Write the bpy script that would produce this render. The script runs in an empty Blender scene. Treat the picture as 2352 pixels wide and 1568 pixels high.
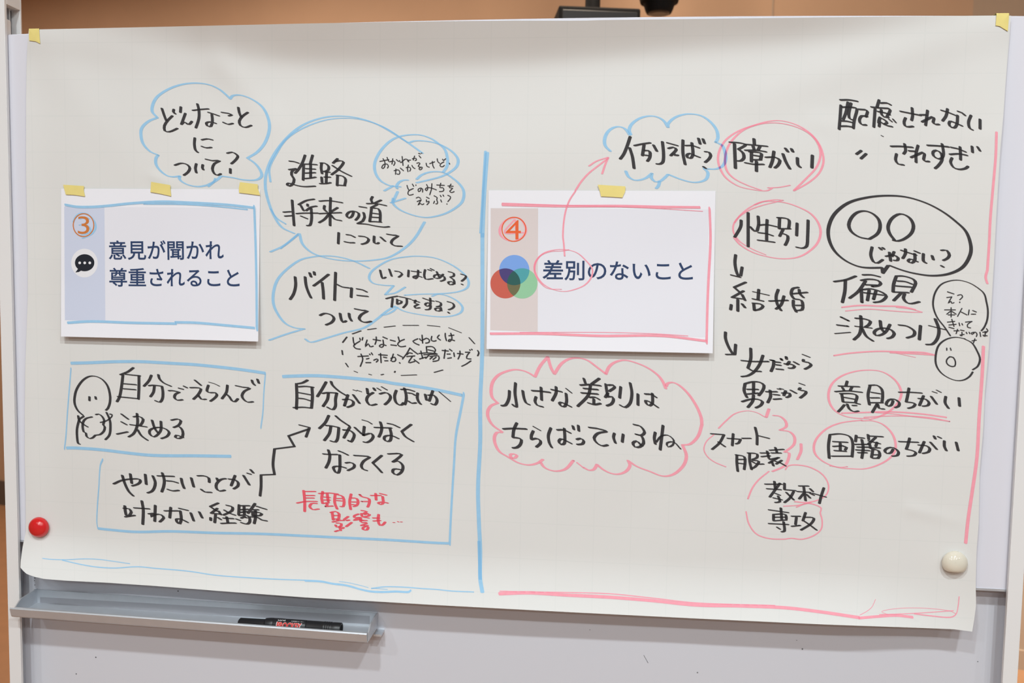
import bpy, bmesh, math, random
from mathutils import Vector, Matrix
random.seed(7)
SC = bpy.context.scene
COL = SC.collection

# ------------------------------------------------------------------ camera
F_PX = 1997.0
RB = ((0.99456034, -0.01662276, 0.10282713), (0.02399349, 0.99719734, -0.07086457), (-0.10136097, 0.07294627, 0.99217176))
CAM = Vector((0.15335, -1.16606, 1.45447))
def w(v): return Vector((v[0], v[2], -v[1]))
RIGHT, DOWN, FWD = w(RB[0]), w(RB[1]), w(RB[2])
cd = bpy.data.cameras.new('camera'); cam = bpy.data.objects.new('camera', cd); COL.objects.link(cam)
cd.sensor_width = 36.0; cd.lens = F_PX / 2352 * 36.0; cd.clip_start = 0.05
M3 = Matrix((RIGHT, -DOWN, -FWD)).transposed()
cam.matrix_world = Matrix.Translation(CAM) @ M3.to_4x4()
cd.dof.use_dof = True; cd.dof.focus_distance = 1.17; cd.dof.aperture_fstop = 7.0
SC.camera = cam

# ------------------------------------------------------------------ world, lamps, exposure
wd = bpy.data.worlds.new('room_light'); SC.world = wd; wd.use_nodes = True
wd.node_tree.nodes['Background'].inputs[0].default_value = (0.88, 0.95, 1.0, 1)
wd.node_tree.nodes['Background'].inputs[1].default_value = 0.20
def lamp(name, loc, power, size, col=(1, 0.985, 0.96), aim=None, kind='AREA', spread=180):
    l = bpy.data.lights.new(name, kind); l.energy = power; l.color = col
    if kind == 'AREA':
        l.shape = 'DISK'; l.size = size; l.spread = math.radians(spread)
    else: l.shadow_soft_size = size
    o = bpy.data.objects.new(name, l); COL.objects.link(o); o.location = loc
    d = (Vector(aim) - Vector(loc)) if aim else Vector((0, 0, -1))
    o.rotation_euler = d.to_track_quat('-Z', 'Y').to_euler()
    return o
DOWNLIGHTS = [(-0.30, -1.75, 31), (0.80, -1.75, 31), (-1.7, -2.8, 20), (-0.6, -2.9, 20), (0.5, -2.9, 20), (1.6, -2.9, 20), (2.7, -2.8, 17), (-1.0, -4.6, 25), (0.3, -4.6, 25), (1.6, -4.6, 25)]
for x, y, e in DOWNLIGHTS:
    lamp('ceiling_downlight', (x, y, 3.08), e, 0.13, (0.90, 0.98, 1.0))
lamp('wall_wash_light', (0.15, 1.5, 3.05), 15, 0.2, (1, 0.84, 0.66), aim=(0.35, 2.6, 2.2))
lamp('far_corner_fill', (-1.6, 2.0, 3.05), 40, 0.2, (1, 0.84, 0.68))  # added fill with no known fixture, lifts the left part of the wall
lamp('far_corner_fill', (-3.2, 2.2, 3.05), 40, 0.2, (1, 0.84, 0.68))  # second added fill, brightens the floor and wall at the far left
lamp('right_corner_light', (1.9, 0.9, 3.05), 11, 0.2, (1, 0.86, 0.70))
lamp('right_wall_fill', (2.5, 0.9, 2.9), 26, 0.2, (1, 0.88, 0.72), aim=(1.8, 2.2, 0.4), spread=70)  # unseen lamp added to brighten the lower right wall shadowed by the board
SC.view_settings.view_transform = 'Standard'; SC.view_settings.look = 'None'
SC.view_settings.exposure = -0.12; SC.view_settings.gamma = 1.0; SC.view_settings.use_curve_mapping = False

# ------------------------------------------------------------------ helpers
def s2l(c):
    return tuple(((v / 255) / 12.92 if v <= 10 else ((v / 255 + 0.055) / 1.055) ** 2.4) for v in c)
def mat(name, col, rough=0.6, metal=0.0, noise=0.0, nscale=30, spec=0.5, coat=0.0, bump=0.0):
    m = bpy.data.materials.new(name); m.use_nodes = True
    n = m.node_tree.nodes; L = m.node_tree.links; b = n['Principled BSDF']
    b.inputs['Base Color'].default_value = (*col, 1); b.inputs['Roughness'].default_value = rough
    b.inputs['Metallic'].default_value = metal; b.inputs['Specular IOR Level'].default_value = spec
    b.inputs['Coat Weight'].default_value = coat
    if noise or bump:
        tc = n.new('ShaderNodeTexCoord'); nz = n.new('ShaderNodeTexNoise')
        nz.inputs['Scale'].default_value = nscale; nz.inputs['Detail'].default_value = 4
        L.new(tc.outputs['Object'], nz.inputs['Vector'])
        if noise:
            mx = n.new('ShaderNodeMix'); mx.data_type = 'RGBA'
            mx.inputs[6].default_value = (*[c * (1 - noise) for c in col], 1)
            mx.inputs[7].default_value = (*[min(1, c * (1 + noise)) for c in col], 1)
            L.new(nz.outputs['Fac'], mx.inputs[0]); L.new(mx.outputs[2], b.inputs['Base Color'])
        if bump:
            bp = n.new('ShaderNodeBump'); bp.inputs['Strength'].default_value = bump; bp.inputs['Distance'].default_value = 0.001
            L.new(nz.outputs['Fac'], bp.inputs['Height']); L.new(bp.outputs['Normal'], b.inputs['Normal'])
    return m
def link(name, me, parent=None):
    o = bpy.data.objects.new(name, me); COL.objects.link(o)
    if parent is not None: o.parent = parent
    return o
def mesh(name, verts, faces, mats, parent=None, mi=None, smooth=False):
    me = bpy.data.meshes.new(name); me.from_pydata([tuple(v) for v in verts], [], faces)
    for m in (mats if isinstance(mats, (list, tuple)) else [mats]): me.materials.append(m)
    if mi: me.polygons.foreach_set('material_index', mi)
    if smooth: me.polygons.foreach_set('use_smooth', [True] * len(me.polygons))
    me.update(); return link(name, me, parent)
def from_bm(name, bm, m, parent=None, smooth=False):
    me = bpy.data.meshes.new(name); bmesh.ops.recalc_face_normals(bm, faces=bm.faces); bm.to_mesh(me); bm.free()
    me.materials.append(m)
    if smooth: me.polygons.foreach_set('use_smooth', [True] * len(me.polygons))
    return link(name, me, parent)
def add_box(bm, x0, x1, y0, y1, z0, z1, bev=0.0, fn=None):
    r = bmesh.ops.create_cube(bm, size=1); vs = r['verts']
    for v in vs:
        v.co = Vector((x0 + (v.co.x + .5) * (x1 - x0), y0 + (v.co.y + .5) * (y1 - y0), z0 + (v.co.z + .5) * (z1 - z0)))
    if bev:
        es = list({e for v in vs for e in v.link_edges})
        bmesh.ops.bevel(bm, geom=es, offset=bev, segments=2, affect='EDGES', profile=0.5)
def box(name, x0, x1, y0, y1, z0, z1, m, parent=None, bev=0.0):
    bm = bmesh.new(); add_box(bm, x0, x1, y0, y1, z0, z1, bev); return from_bm(name, bm, m, parent)
def lathe(prof, n=32):
    """profile (s, r) along +X"""
    vs, fs = [], []
    for s, r in prof:
        for k in range(n):
            a = 2 * math.pi * k / n; vs.append((s, r * math.cos(a), r * math.sin(a)))
    for i in range(len(prof) - 1):
        for k in range(n):
            a, b = i * n + k, i * n + (k + 1) % n; fs.append((a, b, b + n, a + n))
    fs.append(tuple(range(n - 1, -1, -1))); fs.append(tuple(range((len(prof) - 1) * n, len(prof) * n)))
    return vs, fs
def tag(o, label=None, cat=None, group=None, kind=None):
    if label: o['label'] = label
    if cat: o['category'] = cat
    if group: o['group'] = group
    if kind: o['kind'] = kind
    return o
def empty(name, loc):
    o = bpy.data.objects.new(name, None); COL.objects.link(o); o.location = loc; o.empty_display_size = 0.05; return o
def adopt(root, *objs):
    for o in objs:
        o.parent = root; o.matrix_parent_inverse = root.matrix_world.inverted() if False else Matrix.Translation(-root.location)
    return root
def px_ray(px, py): return RIGHT * ((px - 1176) / F_PX) + DOWN * ((py - 784) / F_PX) + FWD
def px_y(px, py, y):
    d = px_ray(px, py); return CAM + d * ((y - CAM.y) / d.y)
def px_z(px, py, z):
    d = px_ray(px, py); return CAM + d * ((z - CAM.z) / d.z)
def on_surface(px, py, depth, off=0.0):
    """point where the sight line meets the sheet whose stand-off from the board is depth(x, z)"""
    D = 0.004
    for _ in range(4):
        p = px_y(px, py, -D - off); D = depth(p.x, p.z)
    return px_y(px, py, -D - off)

# ------------------------------------------------------------------ materials
M_paper = mat('paper_sheet', (0.735, 0.73, 0.715), 0.75, spec=0.2)
n = M_paper.node_tree.nodes; L = M_paper.node_tree.links
tc = n.new('ShaderNodeTexCoord'); sx = n.new('ShaderNodeSeparateXYZ'); L.new(tc.outputs['UV'], sx.inputs[0])
lines = []
for ax, off in (('X', 0.0), ('Y', 0.02)):
    a = n.new('ShaderNodeMath'); a.operation = 'SUBTRACT'; a.inputs[1].default_value = off; L.new(sx.outputs[ax], a.inputs[0])
    q = n.new('ShaderNodeMath'); q.operation = 'PINGPONG'; q.inputs[1].default_value = 0.025; L.new(a.outputs[0], q.inputs[0])
    g = n.new('ShaderNodeMath'); g.operation = 'LESS_THAN'; g.inputs[1].default_value = 0.0006; L.new(q.outputs[0], g.inputs[0]); lines.append(g)
mxl = n.new('ShaderNodeMath'); mxl.operation = 'MAXIMUM'; L.new(lines[0].outputs[0], mxl.inputs[0]); L.new(lines[1].outputs[0], mxl.inputs[1])
mx = n.new('ShaderNodeMix'); mx.data_type = 'RGBA'; mx.inputs[6].default_value = (0.735, 0.73, 0.715, 1); mx.inputs[7].default_value = (0.712, 0.712, 0.697, 1)
L.new(mxl.outputs[0], mx.inputs[0]); L.new(mx.outputs[2], n['Principled BSDF'].inputs['Base Color'])
M_card = mat('card_paper', (0.85, 0.85, 0.905), 0.7, spec=0.2)
M_slide = mat('card_print_grey', (0.785, 0.785, 0.85), 0.7, spec=0.2)
M_strip_b = mat('card_print_blue', (0.61, 0.655, 0.80), 0.7, spec=0.2)
M_strip_p = mat('card_print_pink', (0.70, 0.625, 0.62), 0.7, spec=0.2)
M_navy = mat('print_navy', (0.030, 0.055, 0.135), 0.6, spec=0.2)
M_orange = mat('print_orange', (0.62, 0.20, 0.05), 0.6, spec=0.2)
M_vermil = mat('print_vermilion', (0.80, 0.13, 0.04), 0.6, spec=0.2)
M_dark = mat('print_black', (0.017, 0.02, 0.03), 0.6, spec=0.2)
M_pale = mat('print_pale', (0.80, 0.80, 0.84), 0.7, spec=0.2)
INK = {'K': [(0.050, 0.047, 0.050), (0.022, 0.021, 0.023)], 'B': [(0.33, 0.58, 0.81), (0.235, 0.495, 0.77)],
       'P': [(0.90, 0.36, 0.44), (0.88, 0.26, 0.35)], 'R': [(0.80, 0.115, 0.155), (0.74, 0.065, 0.10)]}
INKM = {}
for k, nm in (('K', 'black'), ('B', 'blue'), ('P', 'pink'), ('R', 'red')):
    INKM[k] = (mat(nm + '_marker_ink', INK[k][0], 0.7, noise=0.07, nscale=160, spec=0.15), mat(nm + '_marker_ink_doubled', INK[k][1], 0.7, spec=0.15))
M_purple = mat('blue_over_pink_ink', (0.30, 0.17, 0.42), 0.7, spec=0.15)
M_board = mat('whiteboard_enamel', (0.735, 0.73, 0.80), 0.35, spec=0.4)
M_panel = mat('lower_panel_enamel', (0.645, 0.65, 0.705), 0.4, spec=0.4)
M_white = mat('white_coated_steel', (0.80, 0.79, 0.79), 0.4, spec=0.4)
M_alu = mat('brushed_aluminium', (0.60, 0.625, 0.665), 0.42, metal=0.55, noise=0.06, nscale=60)
M_alu_d = mat('channel_aluminium', (0.42, 0.42, 0.45), 0.5, metal=0.6)
M_tape = mat('yellow_masking_tape', (0.83, 0.70, 0.25), 0.65, noise=0.05, nscale=70, spec=0.2)
M_red = mat('red_plastic', (0.66, 0.018, 0.02), 0.10, spec=0.6)
M_cream = mat('cream_plastic', (0.74, 0.69, 0.58), 0.10, spec=0.6)
M_blackp = mat('black_plastic', (0.016, 0.017, 0.02), 0.38)
M_blackm = mat('black_metal', (0.006, 0.006, 0.007), 0.7, spec=0.25)
M_grey_in = mat('slot_grey', (0.16, 0.16, 0.17), 0.5)
M_wall = mat('tan_wall_paint', (0.44, 0.285, 0.185), 0.8, noise=0.05, nscale=6)
M_wall2 = mat('greyer_tan_wall_paint', (0.36, 0.27, 0.20), 0.8, noise=0.05, nscale=6)
M_skirt = mat('dark_skirting', (0.10, 0.075, 0.06), 0.6)
M_floor = mat('brown_floor', (0.33, 0.17, 0.085), 0.6, noise=0.12, nscale=14)
M_ceil = mat('ceiling_paint', (0.75, 0.74, 0.72), 0.9)

# ------------------------------------------------------------------ the setting
WR = px_z(2345, 1535, 0.0); WL = px_z(5, 1158, 0.0)
wdir = (WR - WL); wdir.z = 0; wdir.normalize(); wn = Vector((wdir.y, -wdir.x, 0))      # wn points to the camera
if wn.y > 0: wn = -wn
def on_wall(px, py=20):
    d = px_ray(px, py); t = (WR - CAM).dot(wn) / d.dot(wn); return CAM + d * t
def slab(name, A, B, z0, z1, m, thick=0.08, front=0.0):
    vs = []
    for P in (A, B):
        for dz in (z0, z1):
            for q in (front, front - thick): vs.append(Vector((P.x, P.y, dz)) + wn * q)
    fs = [(0, 2, 6, 4), (1, 5, 7, 3), (0, 1, 3, 2), (4, 6, 7, 5), (0, 4, 5, 1), (2, 3, 7, 6)]
    return tag(mesh(name, vs, fs, m), kind='structure')
S1, S2 = on_wall(1775), on_wall(2235)
A0 = WL - wdir * 1.2; A1 = WR + wdir * 1.9
slab('wall_back', A0, S2, 0, 3.15, M_wall)
slab('wall_right', S2, A1, 0, 3.15, M_wall2)
slab('trim_1', S1 - wdir * 0.003, S1 + wdir * 0.003, 0.07, 3.14, M_wall2, 0.004, 0.003)
slab('baseboard_back', A0, S2, 0, 0.15, M_skirt, 0.02, 0.012)
slab('baseboard_right', S2, A1, 0, 0.075, M_wall2, 0.02, 0.012)
tag(box('wall_left', -4.75, -4.67, -5.2, 4.2, 0, 3.15, M_wall), kind='structure')
tag(box('floor', -5.2, 3.6, -5.2, 5.2, -0.06, 0.0, M_floor), kind='structure')
tag(box('ceiling', -5.2, 3.6, -5.2, 5.2, 3.15, 3.22, M_ceil), kind='structure')

# ------------------------------------------------------------------ mobile whiteboard
BX0, BX1 = -0.6862, 0.6878
def board_top(x):   # slightly bowed top edge
    return 1.7948 - 0.0115 * ((x - 0.12) / 0.8) ** 2 + 0.0006 * x
wb = empty('mobile_whiteboard', (0, 0.02, 0))
tag(wb, 'white mobile whiteboard with sliding upper board, grey lower panel and side posts', 'whiteboard')
vs, fs = [], []
NX = 40; E0, E1 = BX0 - 0.012, BX1 + 0.012
for j in range(NX + 1):
    x = E0 + (E1 - E0) * j / NX; t = board_top(x)
    vs += [(x, 0.0, 1.060), (x, 0.0, t - 0.0022), (x, 0.0018, t), (x, 0.014, t), (x, 0.014, 1.060)]
for j in range(NX):
    for k in range(5):
        a, b = j * 5 + k, j * 5 + (k + 1) % 5; fs.append((a, a + 5, b + 5, b))
fs += [(0, 1, 2, 3, 4), tuple(NX * 5 + k for k in (4, 3, 2, 1, 0))]
upper = mesh('upper_board', vs, fs, M_board)
rim = mesh('board_edge_trim', [(E0, -0.0008, 1.0582), (E1, -0.0008, 1.0582), (E1, -0.0008, 1.0612), (E0, -0.0008, 1.0612), (E0, 0.0145, 1.0582), (E1, 0.0145, 1.0582), (E1, 0.0145, 1.0598), (E0, 0.0145, 1.0598)],
           [(0, 1, 2, 3), (0, 4, 5, 1), (4, 7, 6, 5), (3, 2, 6, 7), (0, 3, 7, 4), (1, 5, 6, 2)], M_alu)
panel = box('lower_panel', -0.697, 0.6995, 0.0225, 0.034, 0.62, 1.70, M_panel)
parts = [upper, rim, panel]
rng = random.Random(3)
def speck(px, py, r, q=0.0222):
    c = px_y(px, py, q)
    o = mesh('marker_speck', [(c.x + r * math.cos(k * 1.05), q, c.z + r * math.sin(k * 1.05)) for k in range(6)], [tuple(range(6))], M_grey_in); parts.append(o)
for px, py, r in ((80, 1327, .0011), (79, 1333, .0008), (80, 1343, .0009), (220, 1509, .0012), (175, 1547, .0011), (409, 1357, .0012), (1355, 1446, .0006), (1843, 1490, .0012), (1830, 1470, .0006), (1602, 1544, .0010), (2246, 1519, .0007)): speck(px, py, r)
a, b = px_y(1478, 1504, 0.0222), px_y(1488, 1522, 0.0222)
sp = mesh('scratch', [(a.x, .0222, a.z), (a.x + .0006, .0222, a.z), (b.x + .0008, .0222, b.z), (b.x, .0222, b.z)], [(0, 1, 2, 3)], M_grey_in); parts.append(sp)
for side in (-1, 1):
    X = BX0 + 0.005 if side < 0 else BX1 - 0.003          # inner edge of the post's front flange
    o = -1 if side < 0 else 1
    def bx(nm, a, b, y0, y1, z0, z1, m, bev=0.0):
        p = sorted((X + o * a, X + o * b)); parts.append(box(nm, p[0], p[1], y0, y1, z0, z1, m, None, bev)); return parts[-1]
    bm = bmesh.new()
    for (a_, b_, y0, y1, z0, z1) in ((0.0, 0.0182, -0.008, -0.003, 0.05, 2.02), (0.0166, 0.0182, -0.003, 0.029, 0.05, 2.02), (0.0, 0.0182, 0.0255, 0.0285, 1.075, 2.02), (0.0, 0.0166, -0.003, 0.0255, 1.823, 2.02)):
        p = sorted((X + o * a_, X + o * b_)); add_box(bm, p[0], p[1], y0, y1, z0, z1, 0.0005)
    parts.append(from_bm('post', bm, M_white))
    bx('side_channel', 0.0158, 0.0166, -0.0028, 0.0252, 0.10, 1.822, M_alu_d)
    bx('channel_rail', 0.0146, 0.0158, 0.0180, 0.0222, 0.10, 1.06, M_alu)
    bx('guide_slot', 0.0135, 0.0158, 0.0165, 0.0252, 1.74, 1.822, M_grey_in)
    bx('guide_strip', 0.0090, 0.0135, 0.0145, 0.0165, 1.74, 1.822, M_alu)
    bx('guide_roller', 0.004, 0.0155, -0.0025, 0.0125, 1.76, 1.8055, M_white, 0.003)
    bx('foot', -0.020, 0.040, -0.26, 0.32, 0.055, 0.095, M_white, 0.004)
    for yy in (-0.23, 0.29):
        vs_, fs_ = lathe([(-0.013, 0.010), (-0.012, 0.0265), (0.012, 0.0265), (0.013, 0.010)], 24)
        cst = mesh('caster', [(X + o * 0.01 + v[0], yy + v[1], 0.028 + v[2]) for v in vs_], fs_, M_blackp, None, smooth=False); parts.append(cst)
parts.append(box('bottom_rail', -0.69, 0.69, 0.024, 0.05, 0.58, 0.64, M_white, None, 0.003))
# pen tray, a bent aluminium profile with end caps (kept parallel to the panel, a little out of level)
TA, TB = -0.6785, -0.1560
def tz(x, z): return z - 0.0133 * (x + 0.68)
prof = [(0.0285, 0.9810), (0.0285, 0.9575), (-0.028, 0.9560), (-0.0300, 0.9722), (-0.0318, 0.9736), (-0.0330, 0.9722), (-0.0318, 0.9598), (-0.0318, 0.9530), (0.0270, 0.9545), (0.0270, 0.9810)]
prof = [(0.0205, 0.9800), (0.0205, 0.9600), (-0.0285, 0.9600), (-0.0290, 0.9712), (-0.0303, 0.9728), (-0.0322, 0.9722), (-0.0330, 0.9705), (-0.0300, 0.9592), (-0.0280, 0.9572), (0.0222, 0.9572), (0.0222, 0.9800)]
n_ = len(prof); vs = []
for x in (TA, TB):
    for (y, z) in prof: vs.append((x - (0.0 if y > -0.02 else 0.0), y, tz(x, z)))
fs = [(k, (k + 1) % n_, (k + 1) % n_ + n_, k + n_) for k in range(n_)] + [tuple(range(n_ - 1, -1, -1)), tuple(range(n_, 2 * n_))]
tray = mesh('pen_tray', vs, fs, M_alu); 
bm = bmesh.new(); bm.from_mesh(tray.data); bmesh.ops.recalc_face_normals(bm, faces=bm.faces); bm.to_mesh(tray.data); bm.free()
parts.append(tray)
for x, s in ((TA + 0.004, 1), (TB, 1)):
    pts = [(0.0220, 0.9595), (0.0220, 0.9805), (0.018, 0.9812), (-0.016, 0.9795), (-0.0275, 0.9715), (-0.0275, 0.9595)]
    vs = [(x, y, tz(x, z)) for y, z in pts] + [(x + 0.0016, y, tz(x, z)) for y, z in pts]
    fs = [tuple(range(5, -1, -1)), tuple(range(6, 12))] + [(k, (k + 1) % 6, (k + 1) % 6 + 6, k + 6) for k in range(6)]
    e = mesh('end_cap', vs, fs, M_alu); e.parent = tray
x = TB + 0.0016
br = box('tray_bracket', TB, TB + 0.011, 0.004, 0.0225, tz(x, 0.9530), tz(x, 0.9560), M_alu); parts.append(br)
parts.append(box('tray_mount', TA + 0.01, TB - 0.01, 0.0203, 0.0225, tz(-0.42, 0.960), tz(-0.42, 0.972), M_alu_d))
for p in parts: p.parent = wb; p.matrix_parent_inverse = Matrix.Translation(-wb.location)

# ------------------------------------------------------------------ the big sheet of paper
PT, PB = 1.790, 1.006
XL, XR = -0.651, 0.6495
def gs(v, s): return math.exp(-(v / s) ** 2)
def seg_d(x, z, a, b):
    ax, az = a; bx_, bz = b; dx, dz = bx_ - ax, bz - az; l2 = dx * dx + dz * dz
    t = max(0, min(1, ((x - ax) * dx + (z - az) * dz) / l2)); return math.hypot(x - ax - t * dx, z - az - t * dz), t
FOLDS = [((0.640, 1.785), (0.34, 1.690), 0.030, 0.0050), ((-0.645, 1.785), (-0.33, 1.735), 0.026, 0.0045), ((-0.64, 1.775), (-0.50, 1.60), 0.03, 0.0016),
         ((0.63, 1.77), (0.56, 1.52), 0.035, 0.0016), ((-0.37, 1.74), (-0.30, 1.66), 0.020, 0.0024), ((0.645, 1.40), (0.56, 1.41), 0.010, 0.0008), ((0.56, 1.163), (0.62, 1.150), 0.008, 0.0012),
         ((-0.47, 1.587), (-0.43, 1.572), 0.006, 0.0012), ((0.42, 1.66), (0.50, 1.64), 0.012, 0.0008)]
def paper_depth(x, z):
    t = (PT - z); s = max(0.0, min(1.0, (x - XL) / (XR - XL)))
    side = math.sin(math.pi * s) ** 0.9 if 0 < s < 1 else 0.0
    d = 0.0022
    lobe = 0.88 + 0.12 * math.sin(2 * math.pi * (s * 1.15 - 0.12))
    k = (0.062 * side * lobe - t) / 0.007; d += 0.62 * 0.007 * (k if k > 30 else math.log1p(math.exp(k))) * min(1.0, side * 1.6)
    d += 0.0050 * side * gs(t - 0.19, 0.085)
    for a, b, wd_, h in FOLDS:
        q, tt = seg_d(x, z, a, b); d += h * gs(q, wd_) * (1 - 0.6 * tt)
    el = x - XL + 0.02; er = XR - x + 0.05 * max(0, t)                       # free side edges stand off a little
    d += 0.0055 * gs(max(el, 0), 0.030) * min(1, t / 0.12) + 0.014 * gs(max(er, 0), 0.06) * min(1, t / 0.15)
    q = max(0.0, (t - 0.708) / 0.076); curl = 0.023 + 0.016 * gs(x - XL, 0.09)
    d += curl * q ** 2.1 * (1 - 0.75 * max(0, (x - 0.50) / 0.15) if x > 0.5 else 1)
    d += 0.0012 * math.sin(9 * x + 5 * z) * math.sin(11 * z - 3 * x) + 0.0006 * math.sin(31 * x - 17 * z + 1) * math.sin(23 * z + 13 * x)
    return max(d, 0.0012)
def polyline(pts, n):
    ls = [0]
    for a, b in zip(pts, pts[1:]): ls.append(ls[-1] + math.hypot(b[0] - a[0], b[1] - a[1]))
    out = []; k = 0
    for i in range(n + 1):
        s = ls[-1] * i / n
        while k < len(pts) - 2 and s > ls[k + 1]: k += 1
        f = (s - ls[k]) / max(1e-9, ls[k + 1] - ls[k]); out.append((pts[k][0] + f * (pts[k + 1][0] - pts[k][0]), pts[k][1] + f * (pts[k + 1][1] - pts[k][1])))
    return out
TOP = [(66, 68), (350, 62), (700, 54), (1000, 49), (1180, 47.5), (1300, 47.5), (1345, 47.3), (1380, 46), (1500, 44.5), (1800, 41), (2150, 37), (2300, 35.5), (2322, 36)]
BOT = [(47, 1303), (58, 1316), (75, 1323), (100, 1329), (150, 1333), (250, 1338), (360, 1345.5), (500, 1356.5), (700, 1371.5), (850, 1380), (1000, 1389), (1300, 1405), (1600, 1420), (1900, 1434), (2100, 1441), (2190, 1444.5), (2233, 1450)]
LEF = [(66, 68), (63, 105), (61, 150), (60, 230), (60, 400), (62, 500), (64, 580), (64, 680), (61, 760), (58, 850), (57, 950), (57, 1050), (59, 1140), (59, 1222), (52, 1255), (48, 1285), (47, 1303)]
RIG = [(2322, 36), (2319, 80), (2313, 150), (2309, 200), (2305, 260), (2297, 350), (2292, 430), (2288, 500), (2283, 600), (2277, 700), (2271, 800), (2262, 900), (2258, 990), (2250, 1080), (2248, 1200), (2243, 1265), (2241, 1340), (2242, 1390), (2238, 1420), (2233, 1450)]
NU, NV = 220, 150; UVS = []
tp, bt, lf, rg = polyline(TOP, NU), polyline(BOT, NU), polyline(LEF, NV), polyline(RIG, NV)
vs, fs = [], []
for j in range(NV + 1):
    v = j / NV
    for i in range(NU + 1):
        u = i / NU
        pos = []
        for k in (0, 1):
            c = (1 - v) * tp[i][k] + v * bt[i][k] + (1 - u) * lf[j][k] + u * rg[j][k]
            c -= (1 - u) * (1 - v) * tp[0][k] + u * (1 - v) * tp[NU][k] + (1 - u) * v * bt[0][k] + u * v * bt[NU][k]
            pos.append(c)
        vs.append(on_surface(pos[0], pos[1], paper_depth)); fl = px_y(pos[0], pos[1], 0); UVS.append((fl.x, fl.z))
for j in range(NV):
    for i in range(NU):
        a = j * (NU + 1) + i; fs.append((a, a + NU + 1, a + NU + 2, a + 1))
sheet = mesh('paper_sheet', vs, fs, M_paper, smooth=True)
uvl = sheet.data.uv_layers.new(name='sheet_coordinates')
for lp in sheet.data.loops: uvl.data[lp.index].uv = UVS[lp.vertex_index]
tag(sheet, 'large sheet of white gridded paper covered in handwriting, taped over the whiteboard', 'poster')

# ------------------------------------------------------------------ two printed cards taped on the sheet
CARDS = {'3': [(140.5, 433), (597.5, 434.5), (593, 784), (140, 772.5)], '4': [(1122, 437), (1643.5, 438.5), (1637, 811), (1117.5, 801)]}
def card_depth_fn(key):
    q = CARDS[key]; zt = px_y(*q[0], 0).z; zb = px_y(*q[3], 0).z; x0 = px_y(*q[0], 0).x; x1 = px_y(*q[1], 0).x
    def fn(x, z):
        v = max(-0.05, min(1.1, (zt - z) / (zt - zb))); u = (x - x0) / (x1 - x0)
        return paper_depth(x, z) + 0.0010 + 0.0105 * max(v, 0) ** 2 + 0.0025 * math.sin(math.pi * max(0, min(1, u))) * max(v, 0) * (1 - v) + 0.0010 * math.sin(9 * u) * max(v, 0) * (1 - min(v, 1))
    return fn
DEPTH = {'P': paper_depth, '3': card_depth_fn('3'), '4': card_depth_fn('4')}
def bil(q, u, v):
    return tuple((1 - u) * (1 - v) * q[0][k] + u * (1 - v) * q[1][k] + u * v * q[2][k] + (1 - u) * v * q[3][k] for k in (0, 1))
def sheet_patch(name, q, depth, off, m, nu, nv, parent=None):
    vs, fs = [], []
    for j in range(nv + 1):
        for i in range(nu + 1): vs.append(on_surface(*bil(q, i / nu, j / nv), depth, off))
    for j in range(nv):
        for i in range(nu):
            a = j * (nu + 1) + i; fs.append((a, a + nu + 1, a + nu + 2, a + 1))
    return mesh(name, vs, fs, m, parent, smooth=True)
def poly_patch(name, polys, depth, off, m, parent):
    """flat print: list of pixel outlines, fan-triangulated about their middles"""
    vs, fs, mi, mats = [], [], [], []
    for pts, mm in polys:
        if mm not in mats: mats.append(mm)
        cx = sum(p[0] for p in pts) / len(pts); cy = sum(p[1] for p in pts) / len(pts); b = len(vs)
        vs.append(on_surface(cx, cy, depth, off))
        for p in pts: vs.append(on_surface(p[0], p[1], depth, off))
        for k in range(len(pts)): fs.append((b, b + 1 + (k + 1) % len(pts), b + 1 + k)); mi.append(mats.index(mm))
    return mesh(name, vs, fs, mats, parent, mi)
def circ(cx, cy, r, ry=None, n=48): return [(cx + r * math.cos(2 * math.pi * k / n), cy + (ry or r) * math.sin(2 * math.pi * k / n)) for k in range(n)]
def clip(subj, clp):
    def inside(p, a, b): return (b[0] - a[0]) * (p[1] - a[1]) - (b[1] - a[1]) * (p[0] - a[0]) >= 0
    out = subj
    for a, b in zip(clp, clp[1:] + clp[:1]):
        inp, out = out, []
        if not inp: return []
        s = inp[-1]; si = inside(s, a, b)
        for e in inp:
            ei = inside(e, a, b)
            if ei != si:
                dx, dy = e[0] - s[0], e[1] - s[1]; den = (b[0] - a[0]) * dy - (b[1] - a[1]) * dx
                if abs(den) > 1e-12:
                    t = ((b[1] - a[1]) * (s[0] - a[0]) - (b[0] - a[0]) * (s[1] - a[1])) / den
                    out.append((s[0] + t * dx, s[1] + t * dy))
            if ei: out.append(e)
            s, si = e, ei
    return out
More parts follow.
